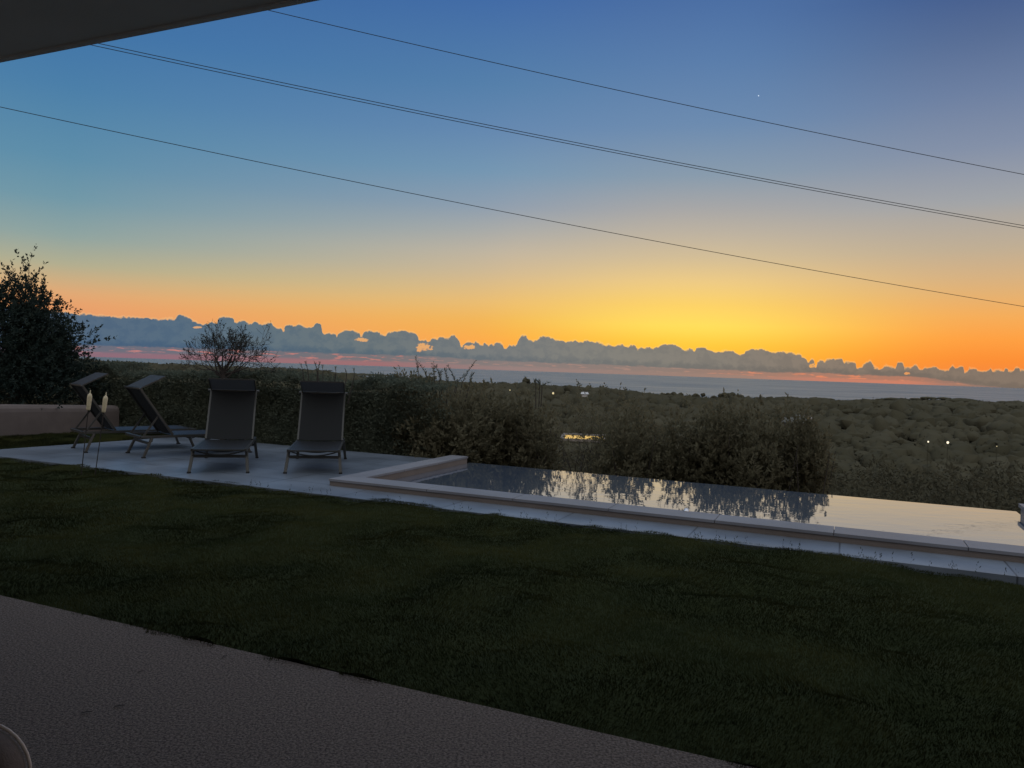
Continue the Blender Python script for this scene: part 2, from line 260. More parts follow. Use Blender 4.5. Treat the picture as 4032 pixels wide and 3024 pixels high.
# ---------------------------------------------------------------- world: the dawn sky
W = bpy.data.worlds.new('World'); bpy.context.scene.world = W; W.use_nodes = True
nt = W.node_tree; nn = nt.nodes; ll = nt.links
bg = nn['Background']; wout = nn['World Output']
class X:
    def __init__(s, o): s.o = o
def _in(sock, v):
    if isinstance(v, X): ll.new(v.o, sock)
    else: sock.default_value = v
def mth(op, a, b=None, c=None, clamp=False):
    n = nn.new('ShaderNodeMath'); n.operation = op; n.use_clamp = clamp
    _in(n.inputs[0], a)
    if b is not None: _in(n.inputs[1], b)
    if c is not None: _in(n.inputs[2], c)
    return X(n.outputs[0])
def mapr(v, a, b, c=0.0, d=1.0, smooth=True):
    n = nn.new('ShaderNodeMapRange'); n.interpolation_type = 'SMOOTHSTEP' if smooth else 'LINEAR'
    for i, q in enumerate((v, a, b, c, d)): _in(n.inputs[i], q)
    return X(n.outputs[0])
def mixc(f, a, b, blend='MIX'):
    n = nn.new('ShaderNodeMix'); n.data_type = 'RGBA'; n.blend_type = blend
    _in(n.inputs[0], f); _in(n.inputs[6], a); _in(n.inputs[7], b); return X(n.outputs[2])
def ramp(v, stops, interp='LINEAR'):
    n = nn.new('ShaderNodeValToRGB'); n.color_ramp.interpolation = interp; e = n.color_ramp.elements
    while len(e) < len(stops): e.new(0.5)
    for i, (p, c) in enumerate(stops): e[i].position = p; e[i].color = lin(c)
    _in(n.inputs[0], v); return X(n.outputs[0])
tc = nn.new('ShaderNodeTexCoord'); sp = nn.new('ShaderNodeSeparateXYZ'); ll.new(tc.outputs['Generated'], sp.inputs[0])
DX, DY, DZ = X(sp.outputs[0]), X(sp.outputs[1]), X(sp.outputs[2])
az = mth('MULTIPLY', mth('ARCTAN2', DX, DY), 57.29578)
el = mth('MULTIPLY', mth('ARCSINE', DZ), 57.29578)
e40 = mth('DIVIDE', mth('ADD', el, 0.0), 90.0, clamp=True)
def S(l): return [(e/90.0, c) for e, c in l]
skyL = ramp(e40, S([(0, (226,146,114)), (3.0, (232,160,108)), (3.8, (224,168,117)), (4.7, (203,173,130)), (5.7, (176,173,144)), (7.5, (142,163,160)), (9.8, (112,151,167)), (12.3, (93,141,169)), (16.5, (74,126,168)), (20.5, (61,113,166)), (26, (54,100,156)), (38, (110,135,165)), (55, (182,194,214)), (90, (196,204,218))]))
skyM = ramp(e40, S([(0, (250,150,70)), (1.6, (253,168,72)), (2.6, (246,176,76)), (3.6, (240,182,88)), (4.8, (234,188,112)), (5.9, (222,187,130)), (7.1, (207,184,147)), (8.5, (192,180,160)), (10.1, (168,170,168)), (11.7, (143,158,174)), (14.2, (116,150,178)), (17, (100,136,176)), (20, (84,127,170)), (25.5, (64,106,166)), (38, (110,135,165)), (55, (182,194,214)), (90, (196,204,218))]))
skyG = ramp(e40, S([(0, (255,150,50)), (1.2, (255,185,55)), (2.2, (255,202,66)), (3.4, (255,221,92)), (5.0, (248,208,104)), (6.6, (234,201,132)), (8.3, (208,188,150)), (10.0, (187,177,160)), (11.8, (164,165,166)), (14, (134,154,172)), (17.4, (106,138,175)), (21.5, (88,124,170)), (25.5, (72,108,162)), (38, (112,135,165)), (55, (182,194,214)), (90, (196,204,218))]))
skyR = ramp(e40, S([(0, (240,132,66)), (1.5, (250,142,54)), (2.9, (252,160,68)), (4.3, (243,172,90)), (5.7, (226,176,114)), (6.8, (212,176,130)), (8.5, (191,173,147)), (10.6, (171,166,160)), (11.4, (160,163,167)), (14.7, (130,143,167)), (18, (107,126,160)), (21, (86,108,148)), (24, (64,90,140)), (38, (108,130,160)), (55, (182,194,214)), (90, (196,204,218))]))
skyB = ramp(e40, S([(0, (150,142,142)), (8, (188,176,172)), (20, (196,188,188)), (40, (196,198,204)), (90, (196,204,218))]))  # sky behind the camera, unseen, brightened as fill; zenith stops above likewise
sky = mixc(mapr(az, -30.0, 0.0, smooth=False), skyL, skyM)
sky = mixc(mapr(az, -4.0, 13.0), sky, skyG)
sky = mixc(mapr(az, 13.5, 32.0), sky, skyR)
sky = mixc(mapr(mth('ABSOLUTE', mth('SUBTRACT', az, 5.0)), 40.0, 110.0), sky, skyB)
# physical sky of the sun just under the horizon, added faintly so the unseen part of the dome keeps its scatter
ns = nn.new('ShaderNodeTexSky'); ns.sky_type = 'NISHITA'; ns.sun_disc = False; ns.sun_elevation = R(0.5); ns.sun_rotation = R(13.5)
sky = mixc(0.004, sky, X(ns.outputs[0]), 'ADD')
# along the sea horizon
cv = nn.new('ShaderNodeCombineXYZ'); _in(cv.inputs[0], az); _in(cv.inputs[1], mth('MULTIPLY', el, 1.3))
def noise(scale, detail=3.0, vec=None, rough=.55):
    n = nn.new('ShaderNodeTexNoise'); n.inputs['Scale'].default_value = scale; n.inputs['Detail'].default_value = detail; n.inputs['Roughness'].default_value = rough
    ll.new((vec or cv).outputs[0], n.inputs['Vector']); return n
nA = noise(2.2, 4)
sA = nn.new('ShaderNodeSeparateColor'); ll.new(nA.outputs['Color'], sA.inputs[0])
azn = mth('ADD', az, mth('MULTIPLY', mth('SUBTRACT', X(sA.outputs[0]), 0.5), 0.10))
eln = mth('ADD', el, mth('MULTIPLY', mth('SUBTRACT', X(sA.outputs[1]), 0.5), 0.22))
def curve(pts, a0, a1, ymax):
    n = nn.new('ShaderNodeFloatCurve'); cu = n.mapping.curves[0]
    P = [p for p in pts if a0-1.5 < p[0] < a1+1.5]
    xs = [p[0] for p in pts]; ys = [p[1] for p in pts]
    P = [(a0, float(np.interp(a0, xs, ys)))]+[p for p in P if a0+1e-3 < p[0] < a1-1e-3]+[(a1, float(np.interp(a1, xs, ys)))]
    n.mapping.use_clip = False
    while len(cu.points) < len(P): cu.points.new(0.5, 0.5)
    for q, (a, e) in zip(cu.points, P): q.location = ((a-a0)/(a1-a0), e/ymax); q.handle_type = 'AUTO_CLAMPED'
    n.mapping.update(); n.inputs[0].default_value = 1
    _in(n.inputs[1], mapr(azn, a0, a1, smooth=False)); return mth('MULTIPLY', X(n.outputs[0]), ymax)
B1, B2 = -11.0, 11.0
t1 = curve(CLOUD_TOP, -40.0, B1, 4.0); t2 = curve(CLOUD_TOP, B1, B2, 4.0); t3 = curve(CLOUD_TOP, B2, 33.5, 4.0)
s1 = mth('LESS_THAN', azn, B1); s3 = mth('GREATER_THAN', azn, B2); s2 = mth('SUBTRACT', 1.0, mth('ADD', s1, s3))
ctop = mth('ADD', mth('ADD', mth('MULTIPLY', t1, s1), mth('MULTIPLY', t2, s2)), mth('MULTIPLY', t3, s3))
cbase = curve(CLOUD_BASE, -40.0, 36.0, 4.0)
nF = noise(7.0, 5)
def voro(scale):
    n = nn.new('ShaderNodeTexVoronoi'); n.feature = 'SMOOTH_F1'; n.inputs['Smoothness'].default_value = 0.25; n.inputs['Scale'].default_value = scale
    v3 = nn.new('ShaderNodeCombineXYZ'); _in(v3.inputs[0], azn); _in(v3.inputs[1], eln); ll.new(v3.outputs[0], n.inputs['Vector']); return X(n.outputs['Distance'])
v1, v2 = voro(2.3), voro(5.5)
puff = mth('ADD', mth('MULTIPLY', mth('SUBTRACT', 0.45, v1), 0.17), mth('MULTIPLY', mth('SUBTRACT', 0.45, v2), 0.11))
depth = mth('ADD', mth('ADD', mth('SUBTRACT', ctop, eln), puff), mth('MULTIPLY', mth('SUBTRACT', X(nF.outputs['Fac']), 0.5), 0.11))
cm = mapr(depth, -0.035, 0.05)
nH = noise(3.5, 4)
for (ga, ge, rx, ry) in GAPS:
    q = mth('ADD', mth('POWER', mth('DIVIDE', mth('SUBTRACT', azn, ga), rx), 2.0), mth('POWER', mth('DIVIDE', mth('SUBTRACT', eln, ge), ry), 2.0))
    q = mth('ADD', mth('ADD', q, mth('MULTIPLY', mth('SUBTRACT', X(nH.outputs['Fac']), 0.5), 4.5)), mth('MULTIPLY', puff, 5.0))
    cm = mth('MULTIPLY', cm, mapr(q, 0.35, 1.05, 0.25, 1.0))
a01 = mapr(az, -40.0, 40.0, smooth=False)
def AZ(l): return [((a+40)/80.0, c) for a, c in l]
ccol = ramp(a01, AZ([(-32, (86,106,128)), (-24, (87,108,127)), (-18, (98,114,124)), (-10, (110,119,122)), (-2, (121,124,124)), (6, (131,129,122)), (15, (135,128,118)), (24, (140,124,109)), (33, (134,118,104))]))
cdark = ramp(a01, AZ([(-32, (70,94,122)), (-24, (72,96,121)), (-12, (87,104,116)), (0, (106,112,116)), (10, (117,116,112)), (22, (119,110,101)), (33, (123,109,97))]))
nM = noise(1.1, 6, rough=.6)
mot = mapr(mth('ADD', X(nM.outputs['Fac']), mth('MULTIPLY', puff, 0.9)), 0.36, 0.64)
low = mapr(mth('SUBTRACT', el, cbase), 0.0, 0.55)
cc = mixc(mth('MULTIPLY', mapr(mth('ADD', mth('MULTIPLY', mot, 0.5), mth('MULTIPLY', low, 0.6)), 0.1, 1.0), 1.0), cdark, ccol)
rim = mth('MULTIPLY', mapr(depth, 0.0, 0.09, 1.0, 0.0), 0.30)
cc = mixc(rim, cc, lin((255, 205, 130)))
# under the flat cloud base: pink far haze with thin grey shreds
band = ramp(a01, AZ([(-34, (138,106,120)), (-26, (140,107,119)), (-18, (150,110,115)), (-10, (156,111,113)), (-6, (148,119,119)), (0, (150,128,124)), (10, (152,128,118)), (17, (160,130,116)), (22, (196,128,106)), (27, (205,130,104)), (30, (160,122,106)), (34, (146,124,110))]))
bright = ramp(a01, AZ([(-34, (192,130,128)), (-20, (198,128,122)), (-9, (192,124,114)), (-5, (160,130,124)), (12, (168,136,122)), (19, (224,136,102)), (28, (226,138,100)), (31, (170,128,108))]))
cv2 = nn.new('ShaderNodeCombineXYZ'); _in(cv2.inputs[0], mth('MULTIPLY', az, 0.9)); _in(cv2.inputs[1], mth('MULTIPLY', el, 6.5))
nW = noise(1.0, 5, cv2)
bt = mapr(mth('DIVIDE', mth('SUBTRACT', cbase, el), mth('ADD', cbase, 0.24)), 0.42, 0.72)
shred = mapr(mth('SUBTRACT', X(nW.outputs['Fac']), 0.0), 0.37, 0.47)
grey = ramp(a01, AZ([(-34, (106,108,124)), (-18, (112,110,118)), (-8, (122,116,118)), (0, (136,124,121)), (12, (146,126,116)), (20, (168,126,108)), (27, (178,124,102)), (31, (146,118,106))]))
bandc = mixc(bt, mixc(shred, bright, grey), band)
cc = mixc(mapr(mth('ADD', mth('SUBTRACT', cbase, eln), mth('MULTIPLY', mth('SUBTRACT', X(nW.outputs['Fac']), 0.5), 0.25)), -0.02, 0.10), cc, bandc)
sky = mixc(mth('MULTIPLY', mth('MULTIPLY', mapr(depth, -0.12, 0.0), mapr(mth('ABSOLUTE', az), 38.0, 55.0, 1.0, 0.0)), 0.22), sky, lin((255, 226, 160)))
inband = mapr(mth('ABSOLUTE', az), 38.0, 55.0, 1.0, 0.0)
sky = mixc(mth('MULTIPLY', cm, inband), sky, cc)
# morning star
vd = nn.new('ShaderNodeVectorMath'); vd.operation = 'DOT_PRODUCT'; ll.new(tc.outputs['Generated'], vd.inputs[0])
a_, e_ = R(16.985), R(19.065); vd.inputs[1].default_value = (math.sin(a_)*math.cos(e_), math.cos(a_)*math.cos(e_), math.sin(e_))
star = mth('GREATER_THAN', X(vd.outputs['Value']), math.cos(R(0.034)))
sky = mixc(star, sky, (0.9, 1.05, 1.2, 1))
below = mapr(el, -0.6, -0.3, 1.0, 0.0)
sky = mixc(below, sky, (0.02, 0.022, 0.02, 1))
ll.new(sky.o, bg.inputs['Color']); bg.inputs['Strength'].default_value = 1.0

sun = bpy.data.lights.new('sun', 'SUN'); sun.energy = 0.06; sun.angle = R(70); sun.color = (1.0, 0.72, 0.42)
so = bpy.data.objects.new('sun', sun); C.objects.link(so)
sd = Vector((math.sin(R(13.5))*math.cos(R(9)), math.cos(R(13.5))*math.cos(R(9)), math.sin(R(9))))
so.rotation_euler = sd.to_track_quat('Z', 'Y').to_euler(); so.location = (0, 0, 30)

# ---------------------------------------------------------------- camera
cam = bpy.data.cameras.new('camera'); co = bpy.data.objects.new('camera', cam); C.objects.link(co)
cam.sensor_width = 36; cam.lens = 36*3028/4032; cam.clip_start = 0.05; cam.clip_end = 60000
f = Vector((0, math.cos(R(-1.21)), math.sin(R(-1.21)))); r = Vector((1, 0, 0)); up = r.cross(f)
c_, s_ = math.cos(R(1.93)), math.sin(R(1.93)); r2 = r*c_+up*s_; u2 = -r*s_+up*c_
co.matrix_world = Matrix((( r2.x, u2.x, -f.x, 0), (r2.y, u2.y, -f.y, 0), (r2.z, u2.z, -f.z, CAMH), (0, 0, 0, 1)))
bpy.context.scene.camera = co
cy = bpy.context.scene.cycles; cy.max_bounces = 6; cy.diffuse_bounces = 3; cy.glossy_bounces = 3; cy.transmission_bounces = 3
vs = bpy.context.scene.view_settings; vs.view_transform = 'Standard'; vs.look = 'None'; vs.exposure = 0; vs.gamma = 1

# ---------------------------------------------------------------- sea and hillside
SEA = -60.0
mb = MB(); ring = 16700.0
n = 256
vsx = [(0, 0, SEA)]+[(ring*math.sin(2*math.pi*k/n), ring*math.cos(2*math.pi*k/n), SEA) for k in range(n)]
mb.add(vsx, [(0, 1+(k+1) % n, 1+k) for k in range(n)])
tag(mb.build('sea', M['sea']), kind='structure')
SKA = np.array([s[0] for s in SKYLINE]); SKE = np.array([s[1] for s in SKYLINE])
def ridge_d(a): return np.interp(a, [-60, -32, -22, -12, 0, 14, 24, 40], [600, 600, 620, 520, 340, 270, 250, 260])
def tree_h(a): return np.interp(a, [-60, -20, 0, 14, 40], [2.5, 2.5, 2.5, 2.8, 2.8])
def ground_z(a, d):
    """height of the hillside at bearing a (deg), distance d"""
    a = np.asarray(a, float); d = np.asarray(d, float)
    D = ridge_d(a); zr = CAMH+D*np.tan(np.radians(np.interp(a, SKA, SKE)))-tree_h(a)
    left = np.clip((-a-6)/12, 0, 1)
    ld = np.log(np.maximum(d, 1)); K = [14.0, 20.0, 50.0, 100.0]
    zl = [-0.6, -1.1, -3.0, -5.0]; zn = [-1.7, -3.2, -6.3, -8.6]
    z = np.where(d <= 100, (1-left)*np.interp(ld, np.log(K), zn)+left*np.interp(ld, np.log(K), zl), 0)
    z100 = (1-left)*zn[3]+left*zl[3]
    t = np.clip((ld-math.log(100))/(np.log(D)-math.log(100)), 0, 1)
    z = np.where(d > 100, z100*(1-t)+zr*t, z)
    t2 = np.clip((d-D)/(D*1.3), 0, 1); z = np.where(d > D, zr+(SEA-6-zr)*t2, z)
    return z
azs = np.concatenate([np.arange(-180, -50, 5.0), np.arange(-50, 50, 0.35), np.arange(50, 180.1, 5.0)])
ds = np.concatenate([[0.5, 4, 8, 10, 12, 13, 14, 15, 17, 20, 24, 29, 35, 43, 52, 64, 80, 100, 125, 155, 190, 230, 250, 270, 300, 340, 400, 480, 560, 600, 640, 720, 850, 1050, 1400, 2000]])
A, D = np.meshgrid(azs, ds, indexing='ij')
X_ = D*np.sin(np.radians(A)); Y_ = D*np.cos(np.radians(A)); Zg = ground_z(A, D)
Zg += (vnoise(X_/7, Y_/7, 3)-.5)*np.clip((D-16)/60, 0, 1)*1.5
Vv = X_*VX+Y_*VY; inside = (Vv < 10.2)
garden = np.where(Vv < 10.6, -0.35, Zg); Zg = np.where(D < 40, np.where(Vv < 10.6, garden, Zg), np.where(Vv < 10.6, -0.35-(D-40)*0.0, Zg))
na, nd = A.shape; V = np.stack([X_, Y_, Zg], -1).reshape(-1, 3)
I = np.arange(na*nd).reshape(na, nd)
F = np.stack([I[:-1, :-1], I[:-1, 1:], I[1:, 1:], I[1:, :-1]], -1).reshape(-1, 4)
o = link('hillside', np_mesh('hillside', V, F[:, ::-1]), M['earth']); tag(o, kind='structure')

# far headland reaching into the sea, behind the inlet
hd = np.linspace(-20.0, -8.9, 90); Vh = []; Fh = []
for i, a in enumerate(hd):
    t = (a+20)/11.1; h = 13*(1-t)**0.35*(0.75+0.25*math.sin(a*9)+0.12*math.sin(a*31)) if t < 1 else 0
    h *= min(1, (1-t)*6+.12)
    for j, (dd, k) in enumerate(((3650, 0), (3800, .7), (3950, 1), (4200, .8), (4500, 0))):
        Vh.append((dd*math.sin(R(a)), dd*math.cos(R(a)), SEA-1+(h+1)*k))
for i in range(len(hd)-1):
    for j in range(4): Fh.append((i*5+j, i*5+j+1, (i+1)*5+j+1, (i+1)*5+j))
tag(link('headland', np_mesh('headland', Vh, np.array(Fh)), M['wood_far'], smooth=True), kind='structure')

# ---------------------------------------------------------------- woodland on the hillside (uncountable)
def ico(sub):
    import bmesh
    bm = bmesh.new(); bmesh.ops.create_icosphere(bm, subdivisions=sub, radius=1)
    v = np.array([x.co[:] for x in bm.verts]); f = np.array([[q.index for q in x.verts] for x in bm.faces]); bm.free(); return v, f
IV, IF = ico(2); IV3, IF3 = ico(3)
def in_gap(a, el_top): return False
parts = []
N = 12000
aa = rng.uniform(-42, 42, N*2); dd = np.exp(rng.uniform(math.log(34), math.log(640), N*2))
cnt = 0; cards = []
for a, d in zip(aa, dd):
    Dm = float(ridge_d(a))
    if d > Dm*1.02: continue
    ingap = 2.9 < a < 8.1 and d < 104
    infarm = 18.6 < a < 21.8 and 40 < d < 130
    s = np.interp(d, [34, 80, 200, 640], [0.9, 1.6, 3.2, 5.5])*(0.42+1.1*rng.random()**2)*.60
    z = float(ground_z(a, d)); hgt = s*rng.uniform(.7, 1.1)
    topmax = CAMH+d*math.tan(R(float(np.interp(a, SKA, SKE))))
    if infarm: topmax = min(topmax, CAMH+d*math.tan(R(-3.25)))
    if ingap: topmax = min(topmax, CAMH+d*math.tan(R(-5.5)))
    zc = z+hgt*.35
    if zc+hgt > topmax: zc = topmax-hgt
    ph = rng.random(3)*9
    q = IV.copy(); lump = 1+.16*np.sin(q[:, 0]*6+ph[0])*np.sin(q[:, 1]*6+ph[1])+.12*np.sin(q[:, 2]*9+ph[2])+rng.normal(size=len(q))*.12
    q = q*lump[:, None]*np.array([s, s, hgt])+np.array([d*math.sin(R(a)), d*math.cos(R(a)), zc])
    parts.append((q, IF)); cnt += 1
    nc = 16; P = blob_pts((0, 0, 0), (1.03, 1.03, 1.03), nc, .9)*np.array([s, s, hgt])+np.array([d*math.sin(R(a)), d*math.cos(R(a)), zc])
    cs = float(np.interp(d, [34, 100, 250, 640], [.16, .32, .6, 1.0])); cards.append(leaves(P, cs, cs*.6))
    if cnt >= N: break
# ridge canopy that forms the skyline
for a in np.arange(-40, 40, 0.16):
    Dm = float(ridge_d(a)); th = float(tree_h(a)); s = Dm*math.tan(R(0.28))*(0.8+.5*rng.random())
    a2 = a+rng.normal()*.05; e = float(np.interp(a2, SKA, SKE))
    zt = CAMH+Dm*math.tan(R(e)); hz = s*0.42
    ph = rng.random(3)*9; q = IV.copy(); lump = 1+.12*np.sin(q[:, 0]*5+ph[0])*np.sin(q[:, 1]*5+ph[1])+rng.normal(size=len(q))*.03
    q = q*lump[:, None]*np.array([s, s, hz]); q += np.array([Dm*math.sin(R(a2)), Dm*math.cos(R(a2)), zt-hz*1.05])
    parts.append((q, IF))
    P = blob_pts((0, 0, 0), (1.05, 1.05, 1.1), 24, .9)*np.array([s, s, hz])+q.mean(0); cards.append(leaves(P, s*.30, s*.18))
    q2 = IV*(1+rng.normal(size=(len(IV), 1))*.09)*np.array([s*1.5, s*1.5, th*.6]); parts.append((q2+np.array([Dm*.985*math.sin(R(a2)), Dm*.985*math.cos(R(a2)), zt-hz-th*.5]), IF))
V, F = merge(cards)
wl = link('leaf_clumps', np_mesh('leaf_clumps', V, F), M['wood_far'])
V, F = merge(parts)
tag(link('woodland', np_mesh('woodland', V, F), M['wood_far'], smooth=False), 'dark wooded hillside falling away towards the sea', 'woodland', kind='stuff')
wl.parent = bpy.data.objects['woodland']

# leafy maquis scrub in the middle distance
parts = []
for k in range(430):
    a = rng.uniform(-40, 42); d = math.exp(rng.uniform(math.log(15.5), math.log(60)))
    left = a < -6
    if d < 17 and a > 24: d += 5
    s = rng.uniform(.6, 1.3)*(1 if d < 30 else 1.5); z = float(ground_z(a, d))
    h = s*rng.uniform(.8, 1.3)
    topmax = CAMH+d*math.tan(R(float(np.interp(a, SKA, SKE))-0.5))
    zc = min(z+h*.5, topmax-h)
    if 2.8 < a < 8.3: zc = min(zc, CAMH+d*math.tan(R(-5.6))-h)
    c = (d*math.sin(R(a)), d*math.cos(R(a)), zc)
    nl = int(1100*s*s) if d < 30 else 700
    Lf = 0.10 if d < 25 else (.16 if d < 40 else .28)
    P = blob_pts(c, (s, s, h), nl, .6)
    parts.append(leaves(P, Lf, Lf*.45))
V, F = merge(parts)
tag(link('scrub', np_mesh('scrub', V, F), M['foliage']), 'dense dark scrub covering the slope below the garden', 'scrub', kind='stuff')

# ---------------------------------------------------------------- skyline trees: each a thing
def pine_proto(seed):
    st = np.random.default_rng(seed)
    t = MB(); t.tube([(0, 0, 0), (.02, .01, .3), (.0, .02, .66)], [.035, .028, .02], 6)
    for k in range(5):
        a = k*1.256; t.tube([(0, .01, .58), (.2*math.cos(a), .2*math.sin(a), .78), (.34*math.cos(a), .34*math.sin(a), .84)], [.016, .012, .006], 5)
    parts = []
    for k in range(9):
        a = st.random()*6.28; rr = .34*math.sqrt(st.random()); c = (rr*math.cos(a), rr*math.sin(a), .86-rr*.16)
        q = IV3*(1+.06*np.sin(IV3[:, :1]*9+k)*np.sin(IV3[:, 1:2]*8)+st.normal(size=(len(IV3), 1))*.035)*np.array([.2, .2, .10])+np.array(c); parts.append((q, IF3))
    return t, merge(parts)
def round_proto(seed):
    st = np.random.default_rng(seed)
    t = MB(); t.tube([(0, 0, 0), (.02, .0, .3), (.0, .0, .6)], [.05, .04, .02], 6)
    parts = []
    for k in range(14):
        p = st.normal(size=3); p /= np.linalg.norm(p); c = (p[0]*.26, p[1]*.26, .6+p[2]*.24)
        q = IV*(1+.15*np.sin(IV[:, :1]*7+k)*np.sin(IV[:, 1:2]*8)+st.normal(size=(len(IV), 1))*.09)*np.array([.2, .2, .17])+np.array(c); parts.append((q, IF))
    return t, merge(parts)
def far_tree(kind, a, e, w, i, name, label, cat, group, D=None):
    key = (kind, i % 3)
    if key not in PROTO:
        t, (V, F) = (pine_proto if kind == 'pine' else round_proto)(40+i % 3)
        PROTO[key] = (t, np_mesh(name+'_crown', V, F), None)
    D = D or float(ridge_d(a))*1.012; z1 = CAMH+D*math.tan(R(e)); width = D*R(w)
    sxy = width/(1.05 if kind == 'pine' else .9); hh = (0.97 if kind == 'pine' else 1.0)
    sz = sxy*(.62 if kind == 'pine' else .95); base = z1-hh*sz
    p = AE(a, 0, D); root = empty(name, (p.x, p.y, base), i*1.7); root.scale = (sxy, sxy, sz)
    t, me, tm = PROTO[key]
    if tm is None:
        tr = t.build('trunk', M['bark'], root); cr = link('crown', me, M['wood_far'], root); PROTO[key] = (t, me, tr.data)
    else:
        tr = bpy.data.objects.new('trunk', tm); C.objects.link(tr); tr.parent = root
        cr = bpy.data.objects.new('crown', me); C.objects.link(cr); cr.parent = root
    if kind != 'pine' or True:
        gz = float(ground_z(a, D)); ext = max(0.0, base-gz)
        if ext > .3:
            root.location.z = base
            # lengthen the trunk down to the slope
            tr2 = MB(); tr2.tube([(0, 0, -(ext+.5)/sz), (0, 0, .02)], [.05, .04], 6); x = tr2.build('trunk', M['bark'], root)
    return tag(root, label, cat, group)
PROTO = {}
def bearing_words(a):
    return ('far left end' if a < -20 else 'left part' if a < -8 else 'centre' if a < 6 else 'right half' if a < 22 else 'far right end')
pines = sorted(PINES); gname = 'umbrella pines along the skyline'
for i, (a, e, w) in enumerate(pines):
    sz = 'wide' if w > 1.8 else 'small' if w < 1.05 else 'middling'
    far_tree('pine', a, e, w, i, 'umbrella_pine', 'x', 'pine tree', gname)
rounds = sorted(ROUNDS)
for i, (a, e, w) in enumerate(rounds):
    D = None
    far_tree('round', a, e, w, i, 'skyline_tree', 'x', 'tree', 'bushy trees on the skyline', D)
ORD = ['first', 'second', 'third', 'fourth', 'fifth', 'sixth', 'seventh', 'eighth', 'ninth', 'tenth', 'eleventh', 'twelfth', 'thirteenth', 'fourteenth', 'fifteenth', 'sixteenth', 'seventeenth', 'eighteenth', 'nineteenth', 'twentieth', 'twenty-first', 'twenty-second', 'twenty-third', 'twenty-fourth', 'twenty-fifth']
for nm, lab in (('umbrella_pine', '%s%s umbrella pine from the right along the hill skyline'), ('skyline_tree', '%s%s bushy round tree from the right along the skyline')):
    L = sorted([o for o in C.objects if o.parent is None and o.name.split('.')[0] == nm], key=lambda o: -math.atan2(o.location.x, o.location.y))
    for i, o in enumerate(L):
        w = o.scale.x; o['label'] = lab % ('', ORD[i])
# ---------------------------------------------------------------- garden ground
def quad_slab(name, poly, z0, z1, m, label=None, cat=None, kind=None, bevel=0):
    b = MB(); b.prism(poly, z0, z1); o = b.build(name, m, bevel=bevel); return tag(o, label, cat, kind=kind)
def P2(*uv): return [G(u, v) for u, v in uv]
# terrace under the roof
quad_slab('patio', P2((-12, -3.2), (7, -3.2), (7, 2.86), (-12, 2.86)), -0.25, 0.0, M['patio'], kind='structure')
# pool deck in two slabs round the pool
quad_slab('pool_deck', P2((-10.95, 6.62), (-5.30, 6.62), (-5.30, 10.10), (-10.65, 10.10), (-10.95, 7.1)), -0.14, 0.0, M['deck'], kind='structure')
quad_slab('deck_strip', P2((-5.30, 6.62), (6.5, 6.62), (6.5, 7.16), (-5.30, 7.16)), -0.14, 0.0, M['deck'], kind='structure')
# lawn sheet with soft lumps
def lawn_z(u, v):
    z = 0.008-np.clip((u-0.2)/1.3, 0, 1)*0.085*np.clip((v-5.2)/1.2, 0, 1)-np.clip(-(u+4)/8, 0, 1)*.02
    return z+(vnoise(u*3.1, v*3.1, 1)-.5)*.05+(vnoise(u*7.3, v*7.3, 2)-.5)*.024
us = np.arange(-16, 6.6, .07); vv = np.concatenate([[2.872], np.arange(2.90, 6.66, .07)])
Uu, Vv2 = np.meshgrid(us, vv, indexing='ij'); Zz = lawn_z(Uu, Vv2)-.012
Zz = np.where(Vv2 > 6.60, Zz-.04, Zz)
Vt = np.stack([Uu*UX+Vv2*VX, Uu*UY+Vv2*VY, Zz], -1).reshape(-1, 3)
I = np.arange(Uu.size).reshape(Uu.shape); F = np.stack([I[:-1, :-1], I[1:, :-1], I[1:, 1:], I[:-1, 1:]], -1).reshape(-1, 4)
tag(link('lawn', np_mesh('lawn', Vt, F), M['lawn'], smooth=True), kind='structure')
us = np.arange(-16, -10.9, .1); vv = np.arange(6.6, 10.4, .1)
Uu, Vv2 = np.meshgrid(us, vv, indexing='ij'); Zz = lawn_z(Uu, Vv2)-.02
Vt = np.stack([Uu*UX+Vv2*VX, Uu*UY+Vv2*VY, Zz], -1).reshape(-1, 3)
I = np.arange(Uu.size).reshape(Uu.shape); F = np.stack([I[:-1, :-1], I[1:, :-1], I[1:, 1:], I[:-1, 1:]], -1).reshape(-1, 4)
tag(link('lawn_verge', np_mesh('lawn_verge', Vt, F), M['lawn'], smooth=True), kind='structure')
